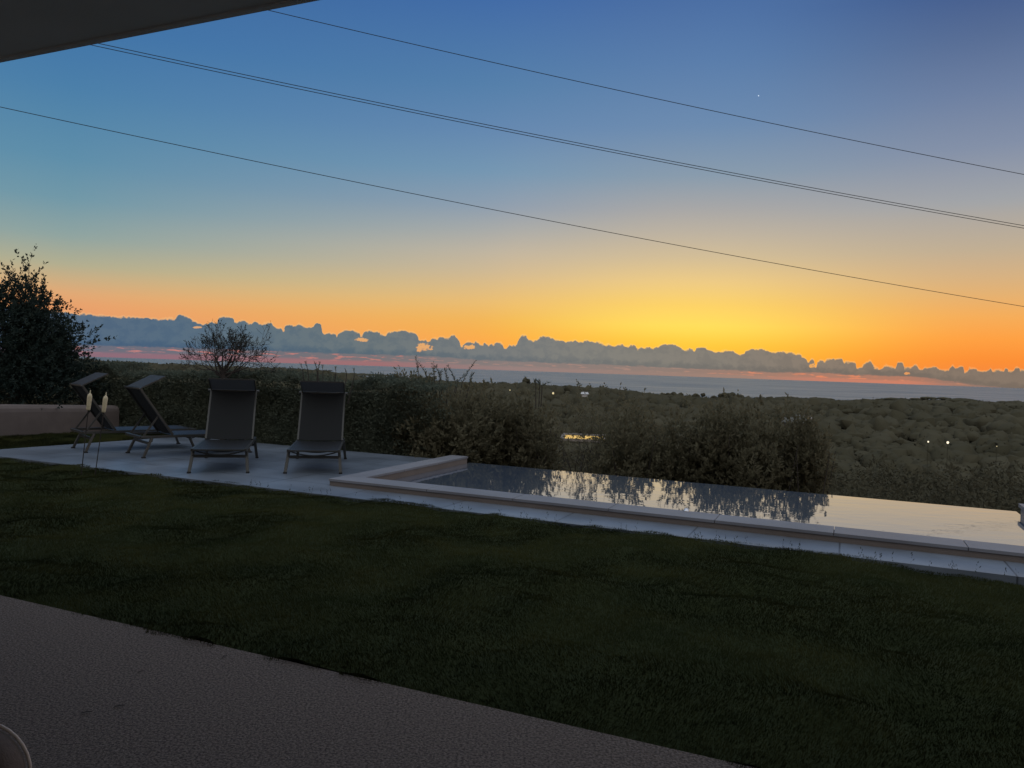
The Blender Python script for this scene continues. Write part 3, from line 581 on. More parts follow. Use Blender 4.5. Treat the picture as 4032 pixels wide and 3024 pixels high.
# grass blades
def blades(n, u0, u1, v0, v1, h0, wd, edge=False):
    u = rng.uniform(u0, u1, n); v = rng.uniform(v0, v1, n)
    lo = 2.835+(vnoise(u*2.2, u*0, 5)-.5)*.06+(vnoise(u*11, u*0, 6)-.5)*.05; hi = 6.66+(vnoise(u*2.5, u*0, 8)-.5)*.08+(vnoise(u*13, u*0, 9)-.5)*.05
    hi = np.where(u > 0.25, 6.60, hi)
    k = (v > lo) & (v < hi) | (v0 > 6.5); u = u[k]; v = v[k]; n = len(u)
    z = lawn_z(u, v)-.012; tuft = vnoise(u*4, v*4, 11)*.6+vnoise(u*12, v*12, 12)*.4
    h = h0*(0.7+.5*tuft)*(0.7+.6*rng.random(n))
    h *= np.where((v < lo[k]+.12), 1.15, 1)
    a = rng.random(n)*6.283; lean = (0.25+.75*rng.random(n))*h
    wa = rng.normal(size=n)*.8+vnoise(u*1.5, v*1.5, 14)*8; bx, by = np.cos(wa)*lean, np.sin(wa)*lean
    x = u*UX+v*VX; y = u*UY+v*VY; w = wd*(.6+.8*rng.random(n))
    dx, dy = np.cos(a)*w/2, np.sin(a)*w/2
    A_ = np.stack([x-dx, y-dy, z], -1); B_ = np.stack([x+dx, y+dy, z], -1); C_ = np.stack([x+bx, y+by, z+h], -1)
    return np.stack([A_, B_, C_], 1).reshape(-1, 3), np.arange(3*n).reshape(n, 3)
M['grass'] = gm = mat('grass', (0.030, 0.040, 0.013), 0.9, spec=0.1, col2=(0.052, 0.054, 0.015), scale=1.6, trans=0.15, detail=6)
flatten('grass', .88)
V, F = merge([blades(560000, -5.2, 3.6, 2.74, 6.72, .017, .0036), blades(210000, -11.5, -5.2, 2.74, 6.72, .019, .0055), blades(20000, 3.6, 6.5, 2.74, 6.6, .025, .009),
              blades(45000, -13.2, -10.93, 6.6, 10.3, .045, .010)])
tag(link('grass', np_mesh('grass', V, F), gm), 'short dark lawn grass between the patio and the pool deck', 'grass', kind='stuff')
# weeds seeding along the deck edge
V = []; 
P = []
for k in range(60):
    u = rng.uniform(-6, 3.2); v = 6.62+rng.normal()*.02; b = np.array(G(u, v, 0.0)); h = rng.uniform(.04, .085)
    for q in range(5): P.append(b+np.array([rng.normal()*.006, rng.normal()*.006, h*q/5]))
V, F = leaves(np.array(P), .022, .006, np.tile([0, 0, 1.0], (len(P), 1)), .6)
tag(link('edge_weeds', np_mesh('edge_weeds', V, F), gm), 'tiny weeds sprouting along the edge of the pool deck', 'weeds', kind='stuff')

# fallen leaves on the patio
FL = [((-1.611, 2.962), .040, 'curled dark leaf on the patio, lower of the two nearest the bottom left'), ((-1.515, 3.025), .042, 'thin dark leaf on the patio just beside a curled dark leaf'),
      ((-1.594, 3.367), .026, 'small pale-edged leaf on the patio midway to the lawn'), ((-1.301, 3.569), .030, 'slim dry leaf on the patio close to the lawn edge')]
for i, ((x, y), s, lab) in enumerate(FL):
    b = MB(); n = 6; vs = []
    for k in range(n+1):
        t = k/n; w = .11*s*math.sin(math.pi*t)+.001; z = .002+.003*math.sin(t*2.6); vs += [(t*s-s/2, -w, z+.001), (t*s-s/2, 0, z), (t*s-s/2, w, z+.002)]
    b.add(vs, [(3*k+j, 3*k+j+1, 3*k+j+4, 3*k+j+3) for k in range(n) for j in range(2)])
    o = b.build('fallen_leaf', M['dead_leaf']); o.location = (x, y, 0.001); o.rotation_euler = (0, 0, .25+.25*i)
    tag(o, lab, 'leaf', 'dry leaves fallen on the patio')

# ---------------------------------------------------------------- the pool
pool = empty('swimming_pool', G(-1.75, 8.6, 0)); pool.rotation_euler = (0, 0, 0)
tag(pool, 'small infinity pool with low stone coping and an open far edge', 'pool')
def gp(b, name, m, bevel=0, smooth=False):
    o = b.build(name, m, pool, bevel=bevel, smooth=smooth); o.location = -pool.location; return o
CT = 0.08
def slab(b, u0, u1, v0, v1, z0, z1): b.prism(P2((u0, v0), (u1, v0), (u1, v1), (u0, v1)), z0, z1)
b = MB()
us_ = [-5.32]+[-5.32+.33+k*0.985 for k in range(1, 12)]
prev = -5.32
edges = [-5.32, -4.05, -3.05, -2.05, -1.05, -0.05, 0.95, 1.95, 2.95, 3.95, 4.95, 6.5]
for a_, b_ in zip(edges[:-1], edges[1:]):
    slab(b, a_+.003, b_-.003, 7.13, 7.455, 0.052, CT)
gp(b, 'near_coping', M['coping'], bevel=.004)
b = MB(); 
for a_, b_ in ((7.459, 8.3), (8.306, 9.2), (9.206, 10.08)): slab(b, -5.32, -5.045, a_, b_, 0.052, CT)
gp(b, 'side_coping', M['coping'], bevel=.004)
b = MB(); slab(b, -5.31, 6.5, 7.142, 7.445, -.5, 0.051); slab(b, -5.31, -5.055, 7.446, 10.07, -1.6, 0.051); gp(b, 'riser', M['riser'])
b = MB(); slab(b, -5.05, 1.80, 7.45, 10.12, -1.5, -1.3); slab(b, -5.05, 1.80, 10.125, 10.16, -2.2, -0.026)
gp(b, 'overflow_wall', M['basin'])
b = MB(); slab(b, 1.80, 2.15, 7.46, 9.93, -1.5, 0.06); slab(b, 1.78, 2.17, 7.46, 9.95, 0.0605, 0.10); gp(b, 'end_coping', M['coping'], bevel=.004)
b = MB(); b.lathe([(0.0295, 0), (.030, .006), (.024, .012), (.018, .024), (.008, .030)], 20); 
o = b.build('level_cap', M['chrome'], pool, smooth=True); p = G(-1.36, 7.425, CT); o.location = p-pool.location
b = MB(); vs = [G(u, v, -.02) for u, v in ((-5.05, 7.45), (1.80, 7.45), (1.80, 10.158), (-5.05, 10.158))]; b.add(vs, [(0, 1, 2, 3)])
tag(b.build('pool_water', M['pool_water']), kind='structure')
# paving beyond the pool's far end
quad_slab('deck_end', P2((2.18, 7.17), (6.5, 7.17), (6.5, 9.9), (2.18, 9.9)), -.14, -.002, M['deck'], kind='structure')

# ---------------------------------------------------------------- villa: roof over the patio and wall behind
villa = empty('villa', G(-2, -3, 0)); tag(villa, 'pale villa roof slab reaching over the patio corner', 'house')
b = MB(); b.prism(P2((-11, -3.6), (8, -3.6), (8, 2.40), (-11, 2.40)), 2.8, 3.05); o = b.build('roof', M['ceiling'], villa); o.location = -villa.location
b = MB(); b.prism(P2((-11, 2.403), (8, 2.403), (8, 2.43), (-11, 2.43)), 2.79, 3.07); o = b.build('fascia', M['ceiling'], villa); o.location = -villa.location
b = MB(); b.prism(P2((-11, -3.4), (8, -3.4), (8, -3.2), (-11, -3.2)), 0, 2.79); o = b.build('wall', M['villa_wall'], villa); o.location = -villa.location
b = MB(); b.prism(P2((-1.8, -3.19), (1.8, -3.19), (1.8, -3.16), (-1.8, -3.16)), 0.02, 2.3); w = b.build('glass_door', M['glass_dark'], villa); w.location = -villa.location

# ---------------------------------------------------------------- garden wall on the left
gw = MB(); vs = []; NS = 14
prof = [(0, -.5), (0, .43)]+[(-.07+.07*math.cos(a), .43+.08*math.sin(a)) for a in np.linspace(.3, math.pi-.3, 7)]+[(-.14, .43), (-.22, .2), (-.28, -.5)]
prof = [(0, -.5), (0, .40), (-.012, .46), (-.05, .505), (-.11, .525), (-.18, .52), (-.24, .49), (-.27, .42), (-.28, -.5)]
for i in range(NS+1):
    v = 3.0+(10.3-3.0)*i/NS; k = 1-.16*max(0, (v-8.2)/2.1)
    for (du, z) in prof: p = G(-12.5+du, v, z*k if z > 0 else z); vs.append(p)
m_ = len(prof)
gw.add(vs, [(i*m_+j, i*m_+j+1, (i+1)*m_+j+1, (i+1)*m_+j) for i in range(NS) for j in range(m_-1)]+[tuple(range(m_)), tuple(NS*m_+j for j in range(m_))])
tag(gw.build('garden_wall', M['plaster'], smooth=False), 'low rounded plaster wall beside the lawn behind the loungers', 'wall')

# ---------------------------------------------------------------- sun loungers
def make_lounger():
    root = empty('sun_lounger')
    ry = .305; zr = .283
    b = MB()
    for s in (-1, 1): b.bar((-.04, s*ry, zr), (1.535, s*ry, zr), .030, .034)
    b.bar((-.04, -ry, zr), (-.04, ry, zr), .03); b.bar((1.53, -ry, zr), (1.53, ry, zr), .012, .02)
    b.build('side_rails', M['frame'], root, bevel=.003)
    for x0, x1 in ((0.0, .105), (1.5, 1.395)):
        for s in (-1, 1):
            l = MB(); l.bar((x0, s*.335, .012), (x1, s*.308, zr-.018), .036, .030, up=(1, 0, 0)); lg = l.build('leg', M['frame'], root, bevel=.003)
            f = MB(); f.box((x0-.003*(1 if x0 < 1 else -1), s*.336, .009), (.052, .042, .018)); f.build('rubber_foot', M['rubber'], lg, bevel=.003)
        c = MB(); xm = x0+(x1-x0)*.68; c.bar((xm, -.315, .198), (xm, .315, .198), .022, .036); c.build('crossbar', M['frame'], root, bevel=.002)
    for x, sg in ((1.47, .052), (1.12, .05), (.72, .05)):
        c = MB(); c.tube([(x, y, zr-.012-sg*(1-(y/.29)**2)) for y in np.linspace(-.29, .29, 11)], .0085, 6); c.build('support_bow', M['frame'], root, smooth=True)
    s = MB(); vs = []; nx, ny = 12, 6
    for i in range(nx+1):
        for j in range(ny+1):
            x = .40+(1.535-.40)*i/nx; y = -.295+.59*j/ny; vs.append((x, y, .303-.012*(1-(y/.295)**2)-(.012*max(0, (i-nx+1)) if i > nx-1 else 0)))
    top = len(vs); vs += [(x, y, z-.006) for x, y, z in vs]
    fs = [(i*(ny+1)+j, (i+1)*(ny+1)+j, (i+1)*(ny+1)+j+1, i*(ny+1)+j+1) for i in range(nx) for j in range(ny)]
    fs += [tuple(top+q for q in f[::-1]) for f in fs]
    s.add(vs, fs); s.build('seat', M['sling'], root, smooth=True)
    # backrest
    a = Vector((.39, 0, .303)); t = Vector((-.055, 0, .945)); d = (t-a).normalized(); n = Vector((d.z, 0, -d.x))
    br = MB()
    for sg in (-1, 1): br.bar(a+Vector((0, sg*.297, 0)), t+Vector((0, sg*.297, 0)), .026, .030)
    br.bar(t+Vector((0, -.31, 0)), t+Vector((0, .31, 0)), .024); br.build('backrest_frame', M['frame'], root, bevel=.003)
    q = MB(); vs = []
    for i in range(9):
        for j in range(7):
            p = a+(t-a)*(i/8); y = -.286+.572*j/6; p = p+n*(.017-.018*(1-(y/.286)**2)); vs.append((p.x, y, p.z))
    k = len(vs); vs += [tuple(Vector(v)-n*.005) for v in vs]
    fs = [(i*7+j, (i+1)*7+j, (i+1)*7+j+1, i*7+j+1) for i in range(8) for j in range(6)]; fs += [tuple(k+w for w in f[::-1]) for f in fs]
    q.add(vs, fs); q.build('backrest', M['sling_back'], root, smooth=True)
    # shade panel hinged on the top of the backrest
    e = Vector((.275, 0, 1.115)); sh = MB(); dd = (e-t).normalized(); n2 = Vector((-dd.z, 0, dd.x))
    for sg in (-1, 1): sh.bar(t+dd*.02+Vector((0, sg*.294, 0)), e+Vector((0, sg*.294, 0)), .016)
    sh.bar(e+Vector((0, -.296, 0)), e+Vector((0, .296, 0)), .016); so_ = sh.build('shade_panel', M['frame'], root)
    q = MB(); q.add([t+dd*.02+Vector((0, -.292, 0))+n2*.010, e+Vector((0, -.292, 0))+n2*.010, e+Vector((0, .292, 0))+n2*.010, t+dd*.02+Vector((0, .292, 0))+n2*.010]+
                    [t+dd*.02+Vector((0, -.292, 0))+n2*.005, e+Vector((0, -.292, 0))+n2*.005, e+Vector((0, .292, 0))+n2*.005, t+dd*.02+Vector((0, .292, 0))+n2*.005],
                    [(0, 1, 2, 3), (7, 6, 5, 4), (0, 4, 5, 1), (1, 5, 6, 2), (2, 6, 7, 3), (3, 7, 4, 0)]); q.build('shade_cloth', M['shade'], so_)
    for sg in (-1, 1):
        kn = MB(); kn.tube([t+Vector((0, sg*.305, 0)), t+Vector((0, sg*.34, 0))], [.019, .016], 12); kn.build('hinge_knob', M['frame'], root, smooth=False)
    # ratchet props and handle below the backrest
    pr = MB()
    for sg in (-1, 1): pr.bar(a+(t-a)*.42+Vector((0, sg*.27, 0)), Vector((.005, sg*.27, .285)), .016, .022)
    pr.tube([(.005, -.27, .285), (.005, .27, .285)], .008, 6); pr.build('prop_strut', M['frame'], root)
    hb = MB(); hb.tube([(.14, -.26, .27), (.13, -.25, .215), (.12, -.18, .19), (.12, .18, .19), (.13, .25, .215), (.14, .26, .27)], .008, 8); hb.build('handle', M['frame'], root, smooth=True)
    return root
LG = 'adjustable sun loungers on the pool deck'
spots = [((-6.195, 11.05), (.733, .680), 'side-on lounger farthest left, behind the two wax torches, shade panel raised'),
         ((-5.21, 10.695), (.730, .683), 'side-on lounger second from left, its foot tucked behind an upright backrest'),
         ((-3.90, 10.78), (.246, -.969), 'lounger facing the lawn, left of the two seen from the foot end'),
         ((-2.70, 11.02), (.175, -.985), 'lounger facing the lawn, nearest the pool corner')]
proto = make_lounger()
for i, ((x, y), (dx, dy), lab) in enumerate(spots):
    o = proto if i == 0 else copy_tree(proto)
    o.location = (x, y, 0); o.rotation_euler = (0, 0, math.atan2(dy, dx)); tag(o, lab, 'sun lounger', LG)

# ---------------------------------------------------------------- wax garden torches
def make_torch():
    root = empty('wax_torch')
    b = MB(); b.tube([(0, 0, -.08), (.001, 0, .4), (0, 0, .78)], [.0055, .005, .006], 6); b.build('stick', M['stick'], root)
    b = MB(); b.lathe([(.004, .742), (.019, .745), (.022, .755), (.0235, .80), (.0255, .86), (.026, .905), (.022, .925), (.011, .938), (.006, .950), (.0045, .972), (.001, .985)], 16)
    b.build('wax_body', M['wax'], root, smooth=True)
    b = MB(); b.tube([(0, 0, .98), (.002, 0, .992)], .0016, 5); b.build('wick', M['stick'], root)
    return root
tp = make_torch(); tp.location = (-4.995, 8.96, 0); tp.rotation_euler = (.02, R(5.6), 0)
tag(tp, 'cream wax torch on a thin stick in the lawn, taller and left of the pair', 'torch', 'wax torches stuck in the lawn')
t2_ = copy_tree(tp); t2_.location = (-4.855, 9.00, -.02); t2_.rotation_euler = (.02, R(7.0), 0)
tag(t2_, 'cream wax torch on a thin stick in the lawn, lower and right of the pair', 'torch', 'wax torches stuck in the lawn')

# ---------------------------------------------------------------- power lines
for (nm, lab) in (('a', 'highest overhead power cable, alone at the top of the sky'), ('b', 'upper cable of the close-set pair crossing the sky'), ('c', 'lower cable of the close-set pair crossing the sky'), ('d', 'lowest overhead power cable, alone below the pair')):
    A0, Mi, B0, t = WIRES[nm]; A0, Mi, B0 = Vector(A0), Vector(Mi), Vector(B0)
    zc = (Mi.z-(A0.z*(1-t)+B0.z*t))/(t*(1-t))
    b = MB(); pts = []
    for k in range(61):
        s = -.45+1.8*k/60; p = A0*(1-s)+B0*s; p.z += zc*s*(1-s); pts.append(p)
    b.tube(pts, .0125, 6)
    tag(b.build('power_cable', M['cable']), lab, 'cable', 'power cables across the sky')

# ---------------------------------------------------------------- patio chair at the near corner
ch = empty('garden_chair', (-1.223, 1.50, 0)); tag(ch, 'piped round-cornered chair back at the near edge of the patio', 'chair')
def rrect(w, h, r, n=8):
    pts = []
    for cx, cy, a0 in ((w/2-r, h/2-r, 0), (-w/2+r, h/2-r, 90), (-w/2+r, -h/2+r, 180), (w/2-r, -h/2+r, 270)):
        for k in range(n+1): a = R(a0+90*k/n); pts.append((cx+r*math.cos(a), cy+r*math.sin(a)))
    return pts
cw, chh, zc0 = .56, .36, .473
cu = MB(); rr_ = rrect(cw, chh, .10); nn_ = len(rr_); vs = []
for yy, sc in ((-.045, .86), (-.032, .97), (-.012, 1.0), (.012, 1.0), (.032, .97), (.045, .86)): vs += [(x*sc, yy, zc0+z*sc) for x, z in rr_]
cu.add(vs, [(q*nn_+i, q*nn_+(i+1) % nn_, (q+1)*nn_+(i+1) % nn_, (q+1)*nn_+i) for q in range(5) for i in range(nn_)]+[tuple(range(nn_)), tuple(5*nn_+i for i in range(nn_))])
cs = cu.build('back_cushion', M['cushion'], ch, smooth=True)
for yy in (.031,):
    pp = MB(); pts = [(x*1.0, yy, zc0+z*1.0) for x, z in rr_]; pts.append(pts[0]); pp.tube(pts, .0034, 6); pp.build('piping', M['piping'], cs, smooth=True)
sc_ = MB(); sc_.box((0, -.29, .40), (.56, .54, .09)); sc_.build('seat', M['cushion'], ch, bevel=.03)
for sx in (-1, 1):
    for sy, zt in ((-.06, .62), (-.54, .36)):
        l = MB(); l.bar((sx*.25, sy, 0), (sx*.24, sy, min(zt, .36)), .03); l.build('leg', M['frame'], ch)
fr = MB(); fr.box((0, -.30, .345), (.54, .52, .02)); fr.build('seat_frame', M['frame'], ch)
ch.rotation_euler = (0, 0, R(0))

# ---------------------------------------------------------------- trees and shrubs of the garden
def branch(b, tips, p, d, L, r, lev, spread, upb, seedr, nseg=3, kids=3, rmin=.001):
    pts = [p]; q = p; dd = d.normalized(); rs = [r]
    for k in range(nseg):
        dd = (dd+Vector(seedr.normal(size=3)*.13)+Vector((0, 0, upb))).normalized(); q = q+dd*(L/nseg); pts.append(q); rs.append(max(rmin, r*(1-.55*(k+1)/nseg)))
    b.tube(pts, rs, 5 if lev > 1 else 3, cap=False)
    if lev == 0: tips.append((np.array(pts[-1]), np.array(dd))); tips.append((np.array(pts[-2]), np.array(dd))); return
    for k in range(kids):
        t = 0.45+.55*(k+1)/kids; idx = min(nseg-1, int(t*nseg)); base = pts[idx]+(pts[idx+1]-pts[idx])*(t*nseg-idx) if idx < nseg else pts[-1]
        nd = (dd+Vector(seedr.normal(size=3)*spread)).normalized()
        branch(b, tips, base, nd, L*(.62+.2*seedr.random()), rs[min(idx+1, nseg)]*.75, lev-1, spread, upb, seedr, nseg, kids, rmin)
sr = np.random.default_rng(21)
# vase-shaped small tree behind the loungers
bt_ = AE(-20.6, 0, 14.0)
vt = empty('ornamental_tree', (bt_.x, bt_.y, -.8)); tag(vt, 'small vase-shaped tree with fine bare twigs behind the loungers', 'tree')
right = Vector((math.cos(R(20.6)), math.sin(R(20.6)), 0)); fwd = Vector((-math.sin(R(20.6)), math.cos(R(20.6)), 0))
b = MB(); tips = []
b.tube([(0, 0, 0), (.02, 0, 1.0), (.0, 0, 1.98)], [.05, .045, .04], 7)
fork = Vector((0, 0, 1.9))
for (rx, rz, L) in ((-1.0, .42, .36), (-.62, .9, .35), (-.12, 1.0, .38), (.38, 1.0, .37), (.9, .62, .37), (1.3, .22, .44), (-.35, .8, .30), (.5, .7, .31)):
    for fy in (-.3, .35):
        d = right*rx+Vector((0, 0, rz))+fwd*(fy+sr.normal()*.2)
        branch(b, tips, fork+Vector((0, 0, sr.uniform(-.12, .10))), d, L, .018, 4 if L > .34 else 3, .62, .11, sr, 3, 3, .0023)
b.build('trunk', M['bark'], vt)
P = np.array([t[0] for t in tips]); Dd = np.array([t[1] for t in tips]); k = rng.random(len(P)) < .42
V, F = merge([leaves(P[k]-Dd[k]*.02, .036, .016, Dd[k], .8), leaves(P[k]-Dd[k]*.05, .032, .014, Dd[k], .9)])
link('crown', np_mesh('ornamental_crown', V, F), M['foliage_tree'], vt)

# large dense tree at the left edge
lt = empty('leafy_tree', AE(-33.0, 0, 17.0)); lt.location.z = -.6; tag(lt, 'large leafy tree at the left edge, taller than everything beside it', 'tree')
o0 = np.array(lt.location); DL = 17.0
rightL = Vector((math.cos(R(33)), math.sin(R(33)), 0)); fwdL = Vector((-math.sin(R(33)), math.cos(R(33)), 0))
def LP(px, py, dd=0.0):      # height angle / bearing pairs into the tree's own space
    q = AE(px, py, DL+dd); return np.array(q)-o0
b = MB(); tips = []
b.tube([(0, 0, -.3), (.05, 0, .8), (0, .05, 1.6)], [.14, .11, .09], 8)
b2l = [(-31.9, 5.9), (-33.3, 4.4), (-30.6, 3.6), (-31.2, 1.6), (-34.5, 5.0), (-36, 3.5), (-31.3, 4.6), (-30.9, 0.6), (-32.6, 4.9), (-35, 2)]
for (a_, e_) in b2l:
    a_ -= .5; tgt = Vector(LP(a_, e_-1.75)); st = Vector((0, .03, 1.3)); d = tgt-st; L = d.length
    b.tube([st, st+d*.35+Vector((0, 0, .05)), st+d*.7, tgt], [.05, .035, .02, .006], 5)
    for t in (.4, .55, .7, .82, .93):
        for q in range(3): branch(b, tips, st+d*t, (d.normalized()+Vector(sr.normal(size=3)*.7)), .42, .010, 1, .5, .06, sr, 2, 3)
b.build('trunk', M['bark'], lt)
parts = []
P = np.array([t[0] for t in tips]); Dd = np.array([t[1] for t in tips])
parts.append(sprays(P, Dd, 9, .14, .055, .028))
lobes = [(-33.2, .5, 1.25, .8, 3800), (-32.0, 1.8, .42, .42, 560), (-33.1, 2.9, .50, .45, 560), (-31.5, 1.0, .46, .42, 950), (-30.9, .3, .36, .38, 800), (-32.1, 3.2, .28, .34, 280), (-33.2, 2.6, .4, .32, 320),
         (-35.7, 1.6, 1.0, .8, 2200), (-33.8, -1.0, 1.3, .40, 3000), (-31.7, -.5, .6, .38, 1700), (-31.8, -1.3, .7, .28, 900), (-34.0, -2.2, 1.5, .42, 3800), (-31.0, -2.1, .9, .36, 2200)]
for (a_, e_, rx, rz, n_) in lobes:
    rx *= 1.13; rz *= 1.13; c = LP(a_, e_); P = blob_pts(c, (rx, rx, rz), n_, .35); Dn = (P-c)/np.array([rx, rx, rz]); Dn[:, 2] += .5; Dn /= np.linalg.norm(Dn, axis=1)[:, None]
    k = rng.random(len(P)) < .33; parts.append(sprays(P[k], Dn[k], 8, .15, .058, .028))
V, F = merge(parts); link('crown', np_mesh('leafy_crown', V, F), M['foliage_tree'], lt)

# trimmed hedge behind the loungers and shrubs round the terrace edge
def shrub(name, az_, d_, zb, zt, w, n_, lab, cat='shrub', m='foliage_near', L=.06, group=None, stems=True, base_z=None):
    p = AE(az_, 0, d_); root = empty(name, (p.x, p.y, zb)); h = zt-zb
    if stems:
        t = MB()
        for k in range(5):
            a_ = k*1.26+az_; t.tube([(.05*math.cos(a_), .05*math.sin(a_), -.1), (w*.25*math.cos(a_), w*.25*math.sin(a_), h*.45), (w*.4*math.cos(a_), w*.4*math.sin(a_), h*.8)], [.018, .013, .005], 5)
        t.build('stems', M['bark'], root)
    parts = []; K = max(3, int(w*5))
    for k in range(K):
        a_ = rng.random()*6.283; rr = rng.random()**.5*w*.35; c = np.array([rr*math.cos(a_), rr*math.sin(a_), h*(.45+.27*rng.random())])
        P = blob_pts(c, (w*.30, w*.30, h*.30), n_//K, .45); Dn = P-c; Dn[:, 2] += h*.2; Dn /= np.linalg.norm(Dn, axis=1)[:, None]
        kk = rng.random(len(P)) < .42; parts.append(sprays(P[kk], Dn[kk], 8, .15, L, L*.42))
    V, F = merge(parts); link('foliage', np_mesh(name+'_foliage', V, F), M[m], root)
    return tag(root, lab, cat, group)
# hedge as one clipped run
hg = empty('hedge', G(-8, 11.2, 0)); tag(hg, 'dense dark hedge along the back of the pool deck', 'hedge')
parts = []
def UV(a_, d_): 
    x, y = d_*math.sin(R(a_)), d_*math.cos(R(a_)); return x*UX+y*UY, x*VX+y*VY
def hp(n_, u0, u1, v0, v1, z0, zf, m_=1):
    u = rng.uniform(u0, u1, n_); top = zf+(vnoise(u*1.3, u*0, 31)-.5)*.22+(vnoise(u*5, u*0, 32)-.5)*.12
    f_ = rng.random(n_); z = np.where(f_ < .62, z0+(top-z0)*rng.random(n_)**.8, top+rng.normal(size=n_)*.03)
    v = np.where(f_ < .62, v0+np.abs(rng.normal(size=n_))*.06+(vnoise(u*3, z*3, 33)-.5)*.16, rng.uniform(v0, v1, n_))
    x = u*UX+v*VX; y = u*UY+v*VY; return np.stack([x, y, z], -1)-np.array(hg.location)
P = hp(44000, -13.6, -5.5, 10.35, 11.3, -.3, 1.06)
Pu = (P[:, 0]+hg.location.x)*UX+(P[:, 1]+hg.location.y)*UY; P = P[rng.random(len(P)) > np.clip((Pu+6.6+(vnoise(P[:, 2]*4, Pu*0, 77)-.5)*.8)/.9, 0, 1)]
front = np.array([-VX, -VY, .55]); parts = [leaves(P, .062, .026, np.tile(front, (len(P), 1)), 1.0)]
V, F = merge(parts); link('foliage', np_mesh('hedge_foliage', V, F), M['foliage_near'], hg)
core = MB(); core.prism(P2((-13.5, 10.46), (-6.7, 10.46), (-6.7, 11.1), (-13.5, 11.1)), -.6, .90); oc = core.build('branches', M['foliage_near'], hg); oc.location = -hg.location  # solid leaf-coloured core added inside so gaps between leaves show lighter

SG = 'shrubs growing beyond the far edge of the pool'
for (a_, d_, zb, zt, w, n_, lab) in [
    (-5.2, 12.7, -1.2, 1.08, 1.9, 8000, 'rounded shrub just past the pool side coping, nearest the loungers'),
    (1.6, 12.9, -1.5, .90, 1.2, 3000, 'dense shrub beyond the pool, under the lone small skyline tree'),
    (-1.8, 13.0, -1.5, .95, 1.35, 3600, 'dark shrub beyond the pool below the upright sprays'),
    (9.0, 13.2, -1.7, .86, 1.5, 4200, 'low shrub beyond the pool, right of the open dark bush'),
    (12.4, 13.4, -1.8, .90, 1.3, 3400, 'low broad shrub beyond the middle of the pool edge'),
    (15.8, 13.2, -1.8, .98, 1.3, 3800, 'tallest bushy shrub beyond the pool, third from the open valley side'),
    (18.9, 13.0, -1.9, .92, 1.4, 4200, 'dark shrub beyond the pool in front of the dim farmhouse'),
    (21.4, 12.9, -1.9, .80, 1.0, 2600, 'last shrub beyond the pool before the open valley side')]:
    shrub('shrub', a_, d_, zb, zt, w, n_, lab, m='foliage_olive', L=.075, group=SG)
# open shrub whose branches cross the bright lower pool
ob = empty('open_bush', AE(5.3, 0, 13.4)); ob.location.z = -1.7; tag(ob, 'open-branched dark bush in front of the glinting lower pool', 'bush')
b = MB(); tips = []
for (rx, rz) in ((-.25, 1), (.0, 1), (.3, 1), (.5, .8), (-.5, .8), (.15, 1), (-.12, 1.1)):
    branch(b, tips, Vector((0, 0, .2)), Vector((rx, sr.normal()*.3, rz)), 1.05, .022, 3, .42, .08, sr, 3, 3)
b.build('branches', M['bark'], ob)
P = np.array([t[0] for t in tips]); Dd = np.array([t[1] for t in tips]); k = rng.random(len(P)) < .8
Qx = np.array([[x_, rng.normal()*.12, z_] for x_, z_ in zip(rng.uniform(-.60, .62, 300), 1.93+rng.normal(size=300)*.085)]); Qx[:, 2] -= Qx[:, 0]*0.03
V, F = merge([sprays(P[k], Dd[k], 6, .14, .055, .024), leaves(Qx, .05, .024)]); link('foliage', np_mesh('open_bush_foliage', V, F), M['foliage_olive'], ob)

# tall sprays standing above the shrubs
for gi, (lo_, hi_, lab, d_) in enumerate(((-7.3, -2.6, 'leafy upright shoots rising above the shrubs against the sea', 12.9), (-15.6, -11.4, 'thin flowering stalks above the hedge between the upright backrests', 12.4), (1.5, 3, 'tiny sprig showing on the skyline beside the lone small tree', 13.2))):
    sel = [s for s in STEMS if lo_ <= s[0] <= hi_]
    am = sum(s[0] for s in sel)/len(sel); root = empty('sprig', AE(am, -4.5, d_)); o0_ = np.array(root.location); tag(root, lab, 'plant')
    b = MB(); Pp = []; Dp = []
    for (a0, e0, a1, e1) in sel:
        p0 = np.array(AE(am+(a0-am)*.8, -3.0, d_))-o0_; p1 = np.array(AE(a0, e0, d_+rng.normal()*.1))-o0_; p2 = np.array(AE(a1, e1, d_))-o0_
        pm = (p1+p2)/2+np.array([(a0-a1)*.012, 0, .01]); pts = [p0, p1, pm, p2]; b.tube([Vector(p) for p in pts], [.009, .006, .0045, .002], 4)
        for q in range(26 if gi != 1 else 9):
            t = (q+.5)/26*2 if gi != 1 else (q/9)**.5*2
            p = p1+(pm-p1)*t if t < 1 else pm+(p2-pm)*(t-1)
            dv = (p2-p1)/np.linalg.norm(p2-p1)+np.array([(1 if q % 2 else -1)*.8, 0, 0]); Pp.append(p); Dp.append(dv)
    b.build('stalks', M['bark'], root); V, F = leaves(np.array(Pp), .045 if gi != 1 else .028, .016 if gi != 1 else .014, np.array(Dp), .35); link('foliage', np_mesh('sprig_foliage', V, F), M['foliage_near'], root)

